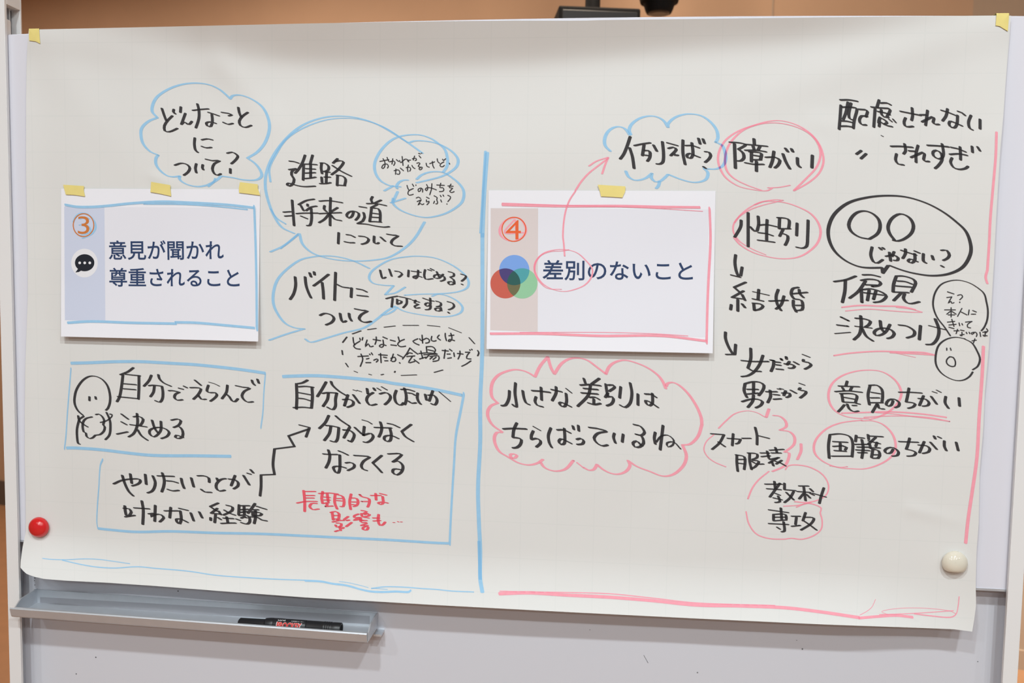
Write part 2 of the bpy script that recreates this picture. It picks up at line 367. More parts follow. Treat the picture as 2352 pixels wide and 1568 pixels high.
def text_mesh(body, embolden=0.0, slices=0):
    cu = bpy.data.curves.new('t', 'FONT'); cu.body = body; cu.offset = embolden; cu.resolution_u = 4
    o = bpy.data.objects.new('t', cu); COL.objects.link(o)
    dg = bpy.context.evaluated_depsgraph_get(); dg.update()
    me = bpy.data.meshes.new_from_object(o.evaluated_get(dg))
    if slices:
        bm = bmesh.new(); bm.from_mesh(me); ys = [v.co.y for v in bm.verts]; ya, yb = min(ys), max(ys)
        for k in range(1, slices):
            bmesh.ops.bisect_plane(bm, geom=bm.verts[:] + bm.edges[:] + bm.faces[:], plane_co=(0, ya + (yb - ya) * k / slices, 0), plane_no=(0, 1, 0))
        bm.to_mesh(me); bm.free()
    vs = [(v.co.x, v.co.y) for v in me.vertices]; fs = [tuple(p.vertices) for p in me.polygons]
    bpy.data.objects.remove(o); bpy.data.curves.remove(cu); bpy.data.meshes.remove(me)
    x0 = min(v[0] for v in vs); x1 = max(v[0] for v in vs); y0 = min(v[1] for v in vs); y1 = max(v[1] for v in vs)
    return [((v[0] - x0) / (x1 - x0), (y1 - v[1]) / (y1 - y0)) for v in vs], fs
def print_text(name, body, q, depth, off, m, parent, embolden=0.0):
    tv, tf = text_mesh(body, embolden)
    return mesh(name, [on_surface(*bil(q, u, v), depth, off) for u, v in tv], [tuple(reversed(f)) for f in tf], m, parent)

cards = {}
for key, label in (('3', 'white printed sheet numbered 3 with pale blue side strip and blue marker frame'),
                   ('4', 'white printed sheet numbered 4 with overlapping coloured circles and pink marker frame')):
    c = sheet_patch('printed_card', CARDS[key], DEPTH[key], 0.0, M_card, 40, 30); cards[key] = c
    tag(c, label, 'paper card', 'printed cards on the poster')
D3, D4 = DEPTH['3'], DEPTH['4']
sheet_patch('slide_background', [(240, 475), (589, 478), (588, 751), (242, 739)], D3, 0.00010, M_slide, 24, 18, cards['3'])
o = sheet_patch('side_strip', [(147.5, 474), (239.7, 475), (242, 738), (149, 735)], D3, 0.00010, M_strip_b, 8, 18, cards['3']); o['label'] = 'pale blue printed strip'
sheet_patch('slide_background', [(1236, 478), (1628, 481), (1623, 774), (1235, 762)], D4, 0.00010, M_slide, 24, 18, cards['4'])
o = sheet_patch('side_strip', [(1127, 478), (1236, 478), (1235, 762), (1126, 758)], D4, 0.00010, M_strip_p, 8, 18, cards['4']); o['label'] = 'beige pink printed strip'
print_text('printed_text', '意見が聞かれ', [(249.5, 552), (513, 551), (514, 597), (250, 596.5)], D3, 0.00030, M_navy, cards['3'], 0.012)['label'] = 'navy printed first line'
print_text('printed_text', '尊重されること', [(251, 614.5), (549, 616), (550.5, 660), (251, 658)], D3, 0.00030, M_navy, cards['3'], 0.012)['label'] = 'navy printed second line'
print_text('printed_text', '差別のないこと', [(1246.5, 596.5), (1591, 600), (1591.5, 645), (1246, 643.5)], D4, 0.00030, M_navy, cards['4'], 0.012)['label'] = 'navy printed line'
def ring_patch(name, cx, cy, rx, ry, wd_, depth, off, m, parent, n=64):
    vs, fs = [], []
    for k in range(n):
        c, t = math.cos(2 * math.pi * k / n), math.sin(2 * math.pi * k / n)
        vs += [on_surface(cx + (rx + s_ * wd_ / 2) * c, cy + (ry + s_ * wd_ / 2) * t, depth, off) for s_ in (1, -1)]
    for k in range(n):
        a, b = 2 * k, 2 * ((k + 1) % n); fs.append((a, a + 1, b + 1, b))
    return mesh(name, vs, fs, m, parent)
ring_patch('number_ring', 191.8, 516.8, 23.6, 26.2, 2.4, D3, 0.00036, M_orange, cards['3'])['label'] = 'orange printed ring'
print_text('printed_number', '3', [(178.6, 496.5), (205.2, 496.5), (205.2, 537), (178.6, 537)], D3, 0.00036, M_orange, cards['3'], -0.004)['label'] = 'orange number 3'
ring_patch('number_ring', 1180.4, 526.4, 27.4, 27.6, 2.4, D4, 0.00036, M_vermil, cards['4'])['label'] = 'vermilion printed ring'
print_text('printed_number', '4', [(1161.5, 505.5), (1196.5, 505.5), (1196.5, 549.5), (1161.5, 549.5)], D4, 0.00036, M_vermil, cards['4'], -0.004)['label'] = 'vermilion number 4'
ic = poly_patch('icon_disc', [(circ(194, 604, 30.5, 33), M_pale)], D3, 0.00016, M_pale, cards['3'])
bub = []
for k in range(60):
    a = 2 * math.pi * k / 60
    bub.append((194.4 + 22.3 * math.cos(a), 603.2 + 19.6 * math.sin(a)))
tail = [(180, 616), (186, 621.5), (181, 624.5), (173, 625.5), (177.5, 619.5)]
ib = poly_patch('speech_icon', [(bub, M_dark), (tail, M_dark)], D3, 0.00022, M_dark, cards['3']); ib['label'] = 'black speech balloon icon'
poly_patch('icon_dots', [(circ(183 + 11.6 * k, 603.5, 3.1, n=20), M_pale) for k in range(3)], D3, 0.00028, M_pale, cards['3'])
CB, CR, CG = circ(1181.3, 620, 34.7, n=64), circ(1160.8, 650.6, 34.5, n=64), circ(1199.6, 650.6, 34.8, n=64)
MC = {'blue': mat('print_blue', (0.20, 0.37, 0.78), .6, spec=.2), 'red': mat('print_red', (0.58, 0.12, 0.085), .6, spec=.2), 'green': mat('print_green', (0.30, 0.58, 0.36), .6, spec=.2),
      'bg': mat('print_teal', (0.085, 0.36, 0.40), .6, spec=.2), 'br': mat('print_violet', (0.075, 0.055, 0.19), .6, spec=.2), 'rg': mat('print_olive', (0.16, 0.15, 0.075), .6, spec=.2), 'all': mat('print_dark_green', (0.028, 0.11, 0.10), .6, spec=.2)}
for nm, pts, m_, off in (('printed_circle', CB, 'blue', .00016), ('printed_circle', CR, 'red', .00019), ('printed_circle', CG, 'green', .00022)):
    poly_patch(nm, [(pts, MC[m_])], D4, off, None, cards['4'])['label'] = m_ + ' printed circle'
poly_patch('circle_overlaps', [(clip(CB, CG), MC['bg']), (clip(CB, CR), MC['br']), (clip(CR, CG), MC['rg'])], D4, .00027, None, cards['4'])
poly_patch('circle_overlaps', [(clip(clip(CB, CG), CR), MC['all'])], D4, .00032, None, cards['4'])

# ------------------------------------------------------------------ handwriting and marker drawing
DATA = r'''
# name|color|nib|x0,y0,w : strokes
W|handwritten_question|K|7|350,220,270
19,25 24,40 28,50;40,40 30,50 24,60 25,70 33,72 42,69 50,65;43,27 42,32 46,36;57,22 56,33
66,35/ 58,57/ 64,52 71,57 75,56 79,51;90,16 93,28 93,45 87,64;81,29 98,27 112,26;112,33 122,36 133,40;119,37 120,50 117,61 110,60 108,54 116,52 127,55
139,33 152,35/ 159,38 153,40;142,53 152,57 161,55;172,23 174,34 178,43;191,33 180,41 174,50 176,59 186,63 198,59
85,84 84,95 86,108 91,113;99,88 110,86 120,88;99,101 108,104 118,103
R|350,300,270
45,69 58,65 70,68 75,75 71,83 63,89;88,66 86,75 88,84;101,68 100,74 102,78;107,57 120,60/ 135,60 124,66 120,76 124,86 131,89 137,86;150,45 160,43 169,48 171,52 165,60 158,66;156,76 156,85
W|handwritten_heading|K|7|640,340,270
22,26 31,27 40,30;21,43 35,41/ 27,46 26,54 31,62 28,72 21,76 17,73 20,70 28,72 38,75 52,77 73,76;53,14 48,28 40,42 33,50;68,14 63,32;64,32 64,59;50,33 49,64;50,32 60,32 76,33;54,41 73,42;53,50 73,49;52,61 63,60 74,58
86,30 85,40 87,51;84,30 92,30 100,36 99,44 90,47;96,47 95,70;94,48 102,48;92,58 103,58;86,58 87,69;83,71 94,71 104,69;118,21 109,30;112,27 123,25 130,28 120,42 106,53;108,35 125,46 145,56;118,54 117,75;116,54 128,56 134,62 132,75;119,74 133,75
27,104 29,130 31,155;10,128 25,127;13,136 28,135;40,113 55,105 71,102;44,114 50,125;58,112 58,116;55,125 65,118 76,116;65,120 66,140 63,154 57,155;36,131 50,130 79,130;45,136 57,141
82,106 100,105 127,109;92,115 91,122 96,127;118,119 105,127;81,131 100,130 125,129;104,99 103,125 103,155;102,130 92,142 81,149;105,134 112,142 125,145
150,127 147,136 140,140 136,134 141,128 150,126 160,130 160,137 154,144
162,117 175,119;170,129 172,138 168,146/ 158,151/ 175,152 195,156 212,158 221,157;188,97 185,103 188,110;205,104 192,110;177,111 195,111 215,115;197,113 185,119;186,119 184,135 182,147;190,120 199,121 203,128 203,147;187,130 202,132;186,138 202,139;182,147 192,147 205,148
R|700,440,270
68,82 67,104;84,86 92,87 100,91;80,100 90,102 99,102;109,89 120,90 128,95 124,102 114,105;139,89 139,102 145,104 148,102;152,91 161,99;165,85 177,87/ 187,88 176,96 173,103 180,108 194,109
W|handwritten_note|K|2.6|840,300,240
32,69 42,67 52,65;39,63 43,70 43,80 39,85 36,83 40,76 48,75 51,80 49,84;48,60 50,65 52,69;54,70 63,68 66,72 63,78;61,63 59,75;69,65 74,69;82,58 84,78;76,67/ 79,72 88,64 94,65 97,70/ 94,67 101,66;105,63 113,62 114,66 111,67;110,57 107,66;120,56 124,61;119,51 123,52;126,50 126,51
64,90 73,88 77,93 75,98 70,97;68,86 67,98;78,84 85,90;91,83 99,82 101,87 99,91;96,77 94,85 95,92;104,78 107,83 111,85;115,73 120,72 122,74 118,80 124,82 127,82 126,86 122,88 120,85 124,82;136,73 138,80 143,82;144,74 155,70;150,69 151,78 154,84;161,63 162,69 166,73;176,70 168,75 168,80 173,81 177,78;173,64 175,67 180,63;188,73 189,75
W|handwritten_note|K|2.6|840,300,240
93,123 95,130 98,134;107,130 97,135 95,142 99,145 107,143;105,120 108,125;113,122 113,123;125,129 123,135 119,137 118,132 123,129 128,131 128,138;137,121 140,128 137,135 134,132 138,128 148,129 159,133;149,119 148,131 144,144;160,122 177,123;169,118 167,128 173,128 176,132 174,136 166,137;185,124 197,125;192,120 188,128 196,129 189,136 193,139 199,137
R|850,380,240
104,73 109,71 114,74;106,81 115,77/ 108,89 113,85 117,88 121,86;127,71 133,74;127,77 127,82 133,80 132,84 128,88;144,68 151,72 150,77 152,82 151,86 148,86;145,80 143,85;159,77 161,82;158,67 160,70;164,66 166,69;175,67 181,70 180,75 175,81;173,86 173,87
W|handwritten_heading|K|7.5|640,600,270
33,31 34,48 30,65 23,76;53,31 55,48 60,63 65,73;62,23 65,31;71,21 72,27;100,26 85,38 70,49;87,42 89,58 90,75;114,22 113,50 112,78;117,46 127,51 141,53;146,53 145,72;157,55 168,57 176,61;158,68 167,69 178,70
83,108 92,104 105,107 111,114 106,122 95,127;123,104 125,115 129,122 135,119;141,104 142,112 146,119;153,95 168,98/ 178,99 166,106 161,114 166,120 175,122 185,120
W|handwritten_note|K|6|840,580,270
29,35 31,44 34,52 40,49;47,33 52,47;59,37 67,38 73,43 66,49;86,35 85,48;92,37 110,39;105,35 104,47 99,52 95,49 102,46 112,49;119,34 117,45 120,53 134,52;125,34 131,36;130,32 136,35;142,38 147,49;155,43 147,51 137,50 138,45 148,44 157,48 158,54 150,57;166,38 176,41 176,47 169,49 176,54 177,62 168,64 165,59 172,58 178,62;191,43 200,46 200,50 192,57;192,63 194,64
W|handwritten_note|K|6|840,580,270
41,92 52,89 64,87;54,91 52,109;68,88 78,90 90,93;82,92 82,102 75,110;63,93 63,103/ 70,101 72,97 64,95;94,95 107,99;100,95 98,101 106,103 98,107 100,111 108,110;115,91 126,95 136,97;129,91 129,105 122,107 119,103 125,100 130,106 128,113 120,114;141,97 150,100 150,106 142,108/ 150,109 150,116 141,116 139,112 146,111 152,116;164,98 174,101 177,107 172,112 166,114;165,119 167,121
W|speech_bubble|B|7|840,300,240
174,94 183,80 184,62 178,42 165,30 148,18 125,10 105,9 80,12 60,20 42,35 28,54 20,75 22,95 33,112 50,122 62,125 78,126;97,27 110,23 130,23 155,27 178,36 198,50 208,65 205,80 190,93 170,103 145,110 115,117;62,124 42,135
W|speech_bubble|B|7|840,300,240
71,130 69,125 76,115 87,111 95,111;115,109 125,100 140,94 155,92 175,94 195,106 213,122 221,138 218,158 206,171 180,186 150,194 132,195 110,191 85,182 69,172 61,162 62,152;72,137 60,163;57,162 70,158 89,152
W|speech_bubble|B|6|840,580,270
79,69 60,80 39,84/ 56,66/ 35,65 15,61 7,52 10,40 25,27 50,14 75,9 105,7 140,11 175,26 198,44 206,58 203,70 185,78 150,82 110,83 78,85
W|speech_bubble|B|6|840,580,270
133,87 145,83 165,87 185,98 194,110 190,120 170,127 145,128 110,124 80,118 66,112 63,109/ 55,117 40,124 31,125
W|speech_cloud|B|7.5@15|310,170,330,1916
30,58 23,50 24,40 30,30 45,20 62,14 80,12 98,14 112,20 122,28 127,33/ 130,29 140,28 155,33 170,44 178,60 179,75 173,92 163,104 150,112/ 160,119 167,128 169,136 162,141 145,141 130,138 115,136/ 108,142 97,148;60,136/ 59,139 62,143 72,148 85,150 97,148;30,58/ 18,63 9,72 8,82 11,93 20,103 31,108/ 28,112 28,120 33,128 42,135 50,137 60,136;107,139 105,144 98,150@.7
W|speech_bubble|B|7|600,250,460,1949
157,43 140,31 115,16 95,9 75,7 58,9 40,16 25,28 12,45 5,62 4,76 7,90 12,103 20,115 32,121;143,33 120,18 100,11 82,9 62,11 40,19 24,30 14,45 8,58 9,71@.75;9,97 15,106 24,112@.5;9,139 22,133 36,122/ 37,121 40,131 48,139 60,144 75,147 92,148 110,147 125,144 140,135 150,125 159,110;19,136 36,122@.6
W|speech_bubble|B|7|600,500,460,1949
105,49 90,42 75,38 62,37 50,38 38,41 25,50 16,60 12,72 12,84 17,95 24,103 33,107 42,108/ 25,113 8,119;43,118 48,121 60,118 80,112 100,107 112,99 122,91 130,86
W|dashed_outline|K|4|780,730,330
21,26 35,21;46,19 60,17;73,15 91,13;104,12 129,12;144,12 164,14;179,16 199,24;212,32 221,42;226,53 228,57 226,62;215,70 208,75 200,79;169,85 155,89;126,93 101,94;91,87 90,89;72,92 68,93;48,92 52,93;24,87 29,89;10,74 14,80;4,53 5,60;12,31 5,40
W|handwritten_note|K|3.4|780,730,330
22,32 23,40 25,44;33,38 25,43 23,46 27,50 34,51;33,33 34,36;38,32 37,36;45,36 42,47 47,42 50,47 55,46;55,35 67,37;60,31 60,37 58,43;71,31 78,34;71,36 72,45 69,48 65,46 69,43 76,45;83,36 91,38;84,44 93,45;96,31 98,38;106,35 99,38 95,43 100,47 108,46
128,34 120,38 125,42 130,44;135,28 136,41;131,34/ 134,37 142,33 147,36 146,40 141,41;151,30 150,36 154,38 158,37;163,28 160,32 165,36;173,25 173,30 175,37;179,29 187,28;182,25 184,33 181,38 178,38 180,35 188,37
30,63 47,62;35,59 38,67 34,79;44,67 48,66;43,73 51,73;49,59 50,60;52,57 54,60;56,69 61,67 63,69 60,72;64,60 78,61;67,58 68,73;72,64 77,65;74,70 79,70;84,66 90,64 92,68 90,71 86,71;88,59 86,65 84,70;95,60 103,64;98,73 99,74
115,49 110,58 103,67;115,49 121,54 128,59;110,60 114,57 119,58;110,63 123,62;119,63 113,73 123,71;122,68 130,74;133,54 136,66;130,58 141,57;131,67 141,64;142,47 143,57;142,47 152,47 157,52 155,57;145,52 154,54;143,57 158,58;138,60 160,59;147,60 141,66;148,63 162,62 162,69 153,71;152,64 148,67;158,64 153,68
168,53 178,54;173,52 171,66;176,59 181,59;177,66 183,65;180,51 184,54;187,57 188,63;193,58 202,59;197,54 197,60 194,67;206,56 213,56/ 209,61 208,66 215,67;213,52 214,53;216,51 217,52
W|figure_doodle|K|6|140,820,270
44,116 34,107 28,95 27,83 31,65 42,48 55,39 68,38 82,44 93,57 98,75 98,90 94,102 90,106;57,79 57,87;69,79 70,84
R|140,920,300
31,27 33,36 40,42 48,47;33,33 29,50 29,65 31,77 34,78;33,33 41,28;56,29 45,32 40,38 39,47 41,56 45,58 46,64 52,68 58,66 62,62 70,61 77,55 79,47 76,43 78,36 74,28 68,24 63,25;82,21 88,35 89,50 87,62 80,70;71,39 82,36 91,29 92,25 88,24@.6
W|handwritten_sentence|K|7|140,820,270
145,21 134,29 119,35;124,35 121,60 117,80 112,89;128,34 145,36 158,37;156,37 156,60 155,84;125,53 150,55;124,63 149,65;114,79 135,81 155,83;181,36 176,47 166,58;195,35 197,43 205,51 220,58;176,57 185,56 202,58/ 204,70 203,83 198,90 189,87;187,57 185,70 179,79
R|380,820,270
7,67 15,67 28,70/ 20,74 18,81 24,86 34,85;27,62 35,64;37,58 43,61;59,46 71,56;50,61 62,61 71,63 66,74 56,84;66,76 72,84 81,84;87,50 98,53 108,58@.6;86,56 83,68 90,71 100,71 103,76 97,83 90,88;124,56 122,70 113,83;122,74 128,79 133,87 139,89 145,83;141,57 155,60/ 169,62 158,68 153,77 157,85 165,90 175,89;173,46 175,52 179,56;184,44 187,52
R|140,920,300
109,24 121,33;109,38 118,43;101,60 120,56;131,29 140,28 148,33 146,40 142,45;137,23 138,40 135,52 130,60 122,65;125,43 154,47;138,52 145,63 156,71;164,35 169,50 175,58;180,37 180,52 174,61 167,65 160,60 160,53 168,49 178,48 189,51 195,57 191,64 181,68;199,35 210,33 216,36 212,44 203,48/ 212,46 219,54 219,64 213,68 206,66 208,62 220,66
W|drawn_frame|B|7@80|140,820,270
20,12 60,11 110,9 160,9 200,11 235,13 269,15 329,21 369,26 409,32;409,33 406,70 404,110 400,141;20,23 17,60 13,110 10,157 7,183
R|140,920,300
10,85 25,85 70,88 120,94 160,98 200,99 235,99 306,100
W|handwritten_sentence|K|7.5|640,840,240
65,32 54,38 43,40;40,40 41,70 40,97;44,47 60,46 78,48;75,48 76,70 74,95;45,60 72,65;46,73 57,74 73,79;34,94 55,93 74,95;107,36 98,52 87,69;118,35 121,43 135,56 151,66;99,62 110,60 131,61/ 128,75 128,90 123,98 117,97 110,93;112,61 110,75 100,91;156,65 148,90;145,76 158,75 168,80 167,88 155,93;168,65 182,84;168,54 175,56@.6;177,55 186,58@.6;199,51 201,63;213,60 201,68 198,78 205,88 213,88 220,86;214,50 217,55;222,50 230,55@.7
R|840,840,240
36,47 48,54@.7;32,63 44,60 53,64 56,71 51,80 43,87;69,55 65,68 68,82 76,88 82,87 85,83;80,53 95,53 109,57;87,50 91,65 91,78 88,87;96,61 104,62 111,66;96,79 104,84 113,83;117,61 116,72 120,82 124,86;134,64 137,77;151,56 143,79;141,66 153,66 160,74 160,82 155,88 148,85;165,58 177,68 191,80@.5
R|730,940,270
22,12 15,26 3,38;36,13 45,21 63,33;16,32 28,33 42,36/ 41,48 39,60 35,65 26,63;26,34 23,48 13,62;64,35 52,57;51,41 64,42 73,50 70,60 66,65 61,62;74,36 88,49;89,21 100,24 108,29@.7;93,34 91,52/ 99,49 107,48 111,54 106,62 98,66 92,65;125,25 128,36 126,47 122,55;114,36 147,37;144,37 147,50 145,62 139,64 133,60 134,54 142,52 150,53 161,58;140,28 150,30 163,36;187,30 168,44/ 175,54 191,64
21,81 24,92 22,105 16,117;11,89 25,90 39,90;42,83 50,86 60,91;44,91 44,118 41,127 36,126 31,117 34,114 45,114 56,117;56,107 65,106 73,110 72,116 60,122;73,92 90,93/ 104,95 92,103 87,112 90,119 98,122;128,92 110,107/ 120,117 128,126;141,89 160,88/ 168,90 160,98 150,105/ 160,103 170,112 168,124 158,131 150,126 151,120 158,119 168,121
W|zigzag_arrow|K|7|580,940,270
15,173 17,155 17,131/ 44,130/ 41,110 44,79/ 84,74/ 72,53/ 113,39;94,31 114,36/ 107,55
W|handwritten_sentence|K|7.5|220,1050,270
36,53 52,46 75,43 88,44 89,49 83,54 73,57;53,36 58,52 66,68 75,77;69,33 72,52;99,34 101,54;114,37 119,50 117,61 112,68 104,71;124,37 156,38;133,31 137,45 136,57 132,69;142,47 154,48 164,51;144,64 154,67 166,66;171,42 173,52 177,62;191,41 196,59;204,37 216,37 226,41 227,50;211,64 218,69 231,70
58,97 59,108 61,116;56,102 67,103 71,110 66,117;59,119 78,116;77,101 107,103;92,87 95,105 94,134;119,96 118,128;106,113 115,112/ 110,119 120,114 131,115 136,121 128,129;138,107 165,107;150,100 148,121;167,102 184,106;169,107 171,122 168,133 163,130 161,124 166,123 172,124 184,130;190,111 196,127;207,109 213,121
R|440,1060,240
57,37 59,43;77,38 66,40 56,50 56,60 63,66 75,64;98,31 89,54;84,39 98,41 105,47 104,55 95,61;117,31 130,52;126,26 133,28;133,18 139,25
60,93 42,101/ 57,111;58,105 44,116/ 66,118;61,111 66,119;54,119 52,137;43,126 43,132;60,126 66,130;79,98 92,102 91,110 72,120;74,109 86,116 98,120;72,127 94,128;79,124 82,138;67,139 85,138 99,138;107,97 106,120;110,99 130,99;118,100 119,119;109,108 128,107;109,114 126,112;107,121 122,120 130,125 131,135 126,140 118,139 112,137;101,129 109,132;112,127 120,123;119,125 124,126;143,94 133,108 127,116;146,100 158,104 168,107;138,108 150,108;137,113 138,121;139,112 150,114 158,117 154,121 137,121;144,110 144,125 141,139;134,124 148,125 158,131 169,133
W|drawn_frame|B|7.5@75|640,840,240
9,24 30,23 80,22 120,24 180,29 235,35 256,39 316,47 366,56 413,66;417,63 410,100 399,157 395,216 388,333 385,400@1.5
R|220,1050,270
14,4 9,16 6,60 3,100 2,130 4,142/ 20,144 80,149 150,148 235,151 330,153 418,157 501,161 584,165 680,171 706,172@.8
W|handwritten_note|R|7|670,1110,270
24,14 26,35 26,56;27,16 47,16;28,24 45,24;28,29 44,29;11,39 28,36 50,36;50,40 40,40 36,46 42,52 54,51;62,16 60,30 62,40/ 74,38;55,20 75,19 92,21;71,20 73,36;64,27 76,28;64,33 76,33;71,39 70,45 66,46 82,45;87,21 86,38 91,51;90,22 102,26 105,37 103,46 98,46;90,30 100,30;90,34 101,35;119,21 116,36 118,52;118,29 130,30 133,37 130,44 124,46;121,37 129,37;121,42 128,43;136,22 140,26 155,31 155,40 152,47;140,36 153,36;159,24 178,24;168,20 169,33;177,20 189,23;182,26 183,39 178,42 173,39 180,37 192,39
81,58 83,73;78,58 88,56 95,61 94,70;84,64 95,64;84,71 95,71;92,71 92,74;82,77 95,74 104,74;90,79 99,80 98,86 90,87 88,83;96,86 98,94;101,90 104,88;87,96 93,94;113,66 105,72;115,73 110,74;120,78 109,86;134,61 126,64 125,68 135,68/ 124,74 135,72 145,74;140,54 150,56 144,60;140,60 141,66 153,65 156,62;146,62 152,60;143,67 154,69;138,68 138,76;138,74 150,74;141,78 149,78;139,84 150,80;152,84 143,88 143,92 150,93 153,87 144,84;174,62 173,75 177,84 183,82 187,77;163,69 175,69;164,75 177,74;203,78 206,78@.6;212,76 214,77@.6;218,77 221,77@.6
W|handwritten_question|K|8|1380,250,300
53,50 47,68 41,82 35,90;52,70 57,86 60,107;61,66 75,63 89,61;78,64 75,84;77,75 86,75 89,79 88,88 84,94;78,83 87,84;95,65 101,76;111,59 113,80 112,95 107,99 101,99;120,61 138,66;122,71 131,69 136,73 126,84/ 132,79 134,84 139,83;148,56 148,80 152,100;153,66 165,66 177,70;164,61 166,80 163,88 157,88 155,83 161,80 170,84 178,87;176,53 179,63;184,54 187,62;188,77 195,78 198,84 194,91 188,96;185,104 189,107
W|speech_cloud|B|8@10|1380,250,300
17,76 8,66 7,54 12,42 22,34 33,32 44,36 52,47;54,46 51,38 56,27 70,17 85,13 100,14 113,21 121,33/ 121,27 131,17 145,11 160,9 180,12 196,22 208,37 211,52 207,60/ 218,65 223,75 225,90 220,102 208,108 192,108;186,107 193,115 190,126 180,131 165,132 145,127 122,118;45,112 50,122 60,128 70,128 82,124 92,116/ 91,124 98,131 107,130 116,123 121,118;106,130 104,138 100,143
W|handwritten_heading|K|8.5|1640,260,270
32,58 50,59 63,63 49,72/ 58,79 60,89 54,95 46,95;41,61 42,85 43,110;80,51 81,63;62,62 85,64 106,66;78,65 81,74;92,66 88,74;63,74 85,74 104,77;75,77 75,97;71,77 88,78 95,81 93,93;79,84 92,86;79,93 94,93;63,99 80,102 99,102;85,96 85,116;120,76 117,95 112,108;104,88 122,88 132,94 128,104 122,109;138,81 144,97 152,111;143,70 148,77;155,71 158,77;167,89 168,103 173,108;197,84 196,109
W|drawn_circle|P|5.5|1640,260,270
152,144 130,148 108,149@.9;160,154 185,130 205,108 213,85 210,65 198,47 178,33 150,23 120,19 90,22 60,33 38,52 26,72 22,95 26,115 40,130 65,143 95,154;160,155 190,138 210,120 219,98 216,75 206,55 190,38 165,23 135,15 110,16 80,24 50,35 25,52 12,72 8,92 13,112 25,130 50,146 80,153 105,155 116,150
W|handwritten_heading|K|8|1660,440,270
37,57 36,70 24,91;51,42 51,70 51,110;55,70 64,79 69,78/ 72,65 71,49;89,56 88,75 88,97;72,67 88,66 108,70;72,82 88,84 100,88;71,97 88,99 103,101;114,52 113,74;110,52 125,53 133,57 132,74;113,74 135,74;121,75 114,89;121,84 130,88 130,97 125,107;149,63 148,88;171,57 170,90 168,109 160,113 148,111
W|drawn_circle|P|6|1660,440,270
86,126 60,115 35,100 22,82 22,65 33,50 55,36 80,27 105,21 121,17/ 105,16 80,20 55,31 35,47 24,62@.7;64,26 80,20 100,19 125,22 150,30 175,43 190,60 196,80 190,102 172,120 150,131 120,134 90,130 60,121 35,106 23,92
W|handwritten_note|K|8@25|1900,210,240
30,19 50,19 68,22;31,31 29,60 27,85;32,35 60,36 67,39 61,65 59,83;47,24 42,48 36,63;54,26 49,48 50,60 58,64;31,66 45,67 58,70;30,78 45,78 57,80;71,40 86,41/ 91,45 87,57;90,56 78,55 73,62 74,70 80,75 88,75;117,19 112,36;120,26 135,26 143,30;100,35 120,37 138,38/ 142,42 135,56;108,38 105,80;114,45 130,48 141,52;122,41 122,50 128,57 138,58;119,58 116,72 118,60 128,63 135,70 128,73 118,67;118,71 117,79;127,73 136,77 146,79;139,62 146,68@.7;148,62 155,70@.7;122,99 126,101@.5;77,133 66,141;88,140 76,151
R|2040,220,270
25,31 45,35 65,39;48,24 49,40 47,49;35,44 32,52 34,60 40,62 50,61;79,29 77,45 75,59;65,38 77,38;68,52 80,46 89,42 92,45 90,53 95,57 102,57;107,29 120,33 135,39;119,26 116,40 109,50;140,31 148,34 154,39;139,39 138,55 134,63 127,63 122,57 124,51 132,53 148,60;166,39 161,52 163,64 169,68;184,47 184,66
6,101 25,101 49,103;33,96 35,110 31,116;17,116 15,128 20,136 31,138;42,110 55,111;60,99 56,115 56,133;46,123 60,117 70,113 73,117 71,127 75,131 82,131;79,99 100,100 121,102;108,96 111,115 108,124 101,126 91,120 90,112 97,109 106,115 108,128 100,140 94,145;126,103 140,106 155,112;124,117 142,116 158,119;144,102 145,118 145,128;128,124 125,132 131,143 143,147 155,145 160,141;168,101 169,113;179,102 184,110
W|speech_bubble|K|9@20|1890,440,360
101,111 120,118 140,123 165,126 190,123 210,113 221,95 222,80 215,60 200,45 180,30 155,17 125,8 95,6 65,9 38,17 18,33 9,52 9,70 17,88 32,102 50,111 65,114 89,114/ 90,122/ 98,111
W|handwritten_question|K|8|1890,440,360
69,71 55,68 43,60 39,50 43,39 52,31 63,29 75,33 84,42 86,53 82,63 70,71@1.1;108,73 100,62 98,52 103,41 113,34 121,34 131,40 136,51 133,62 122,71 112,74 106,73@1.1;74,83 72,95 76,105 82,107 90,102;85,84 88,87;90,84 92,86;95,97 106,95 113,99 112,103 107,103;100,91 102,104;107,90 104,97;118,88 127,91 140,95;124,86 124,93 120,100;138,89 145,92;138,93 138,103 133,107 128,104 131,101 142,105;151,93 151,104 155,107;164,96 166,102;178,88 186,88 190,95 187,100 181,103;178,111 181,113
W|handwritten_heading|K|8.5|1890,610,300,2138
54,17 38,23 19,26;37,23 36,42 32,60;66,15 80,15 93,18;63,24 75,22 90,24 95,29 90,33 81,34;70,25 58,42 44,53;69,31 90,32;63,39 64,60;66,39 80,38 98,44 104,50 96,58 84,60;67,44 98,48;76,40 73,57;87,41 83,55;120,18 116,30 115,43;120,17 132,17 148,22 152,28 145,43;122,25 135,26 146,30;119,33 145,35;116,43 140,44;128,45 116,57;134,46 132,53 137,60 145,62 158,59
30,84 42,90;24,97 41,99;20,111 45,109@.6;54,86 68,87 78,91 75,97 70,100;62,82 63,97 60,112 51,121;53,99 80,102@.7;64,102 71,115 82,123;94,90 96,103 101,109;110,96 104,107 96,113 87,114 84,109 89,104 100,102 112,105 117,111 113,117 106,119;125,97 138,99 150,107 149,114 138,118;160,98 158,121;174,98 190,102 202,105@.7;184,87 190,104 188,118 180,128 170,129
W|underline|P|3.5@60|1890,610,300,2138
31,68 60,65 95,66 130,67 152,72;37,74 75,71 115,74 145,76 163,76/ 145,71 120,68@.6
W|underline|P|3.5@60|1890,610,300,2138
18,147 45,143 90,140 130,141 165,142 183,146/ 150,144 110,142;120,143 152,150@.4
W|speech_bubble|K|4.5|2120,630,180,1086
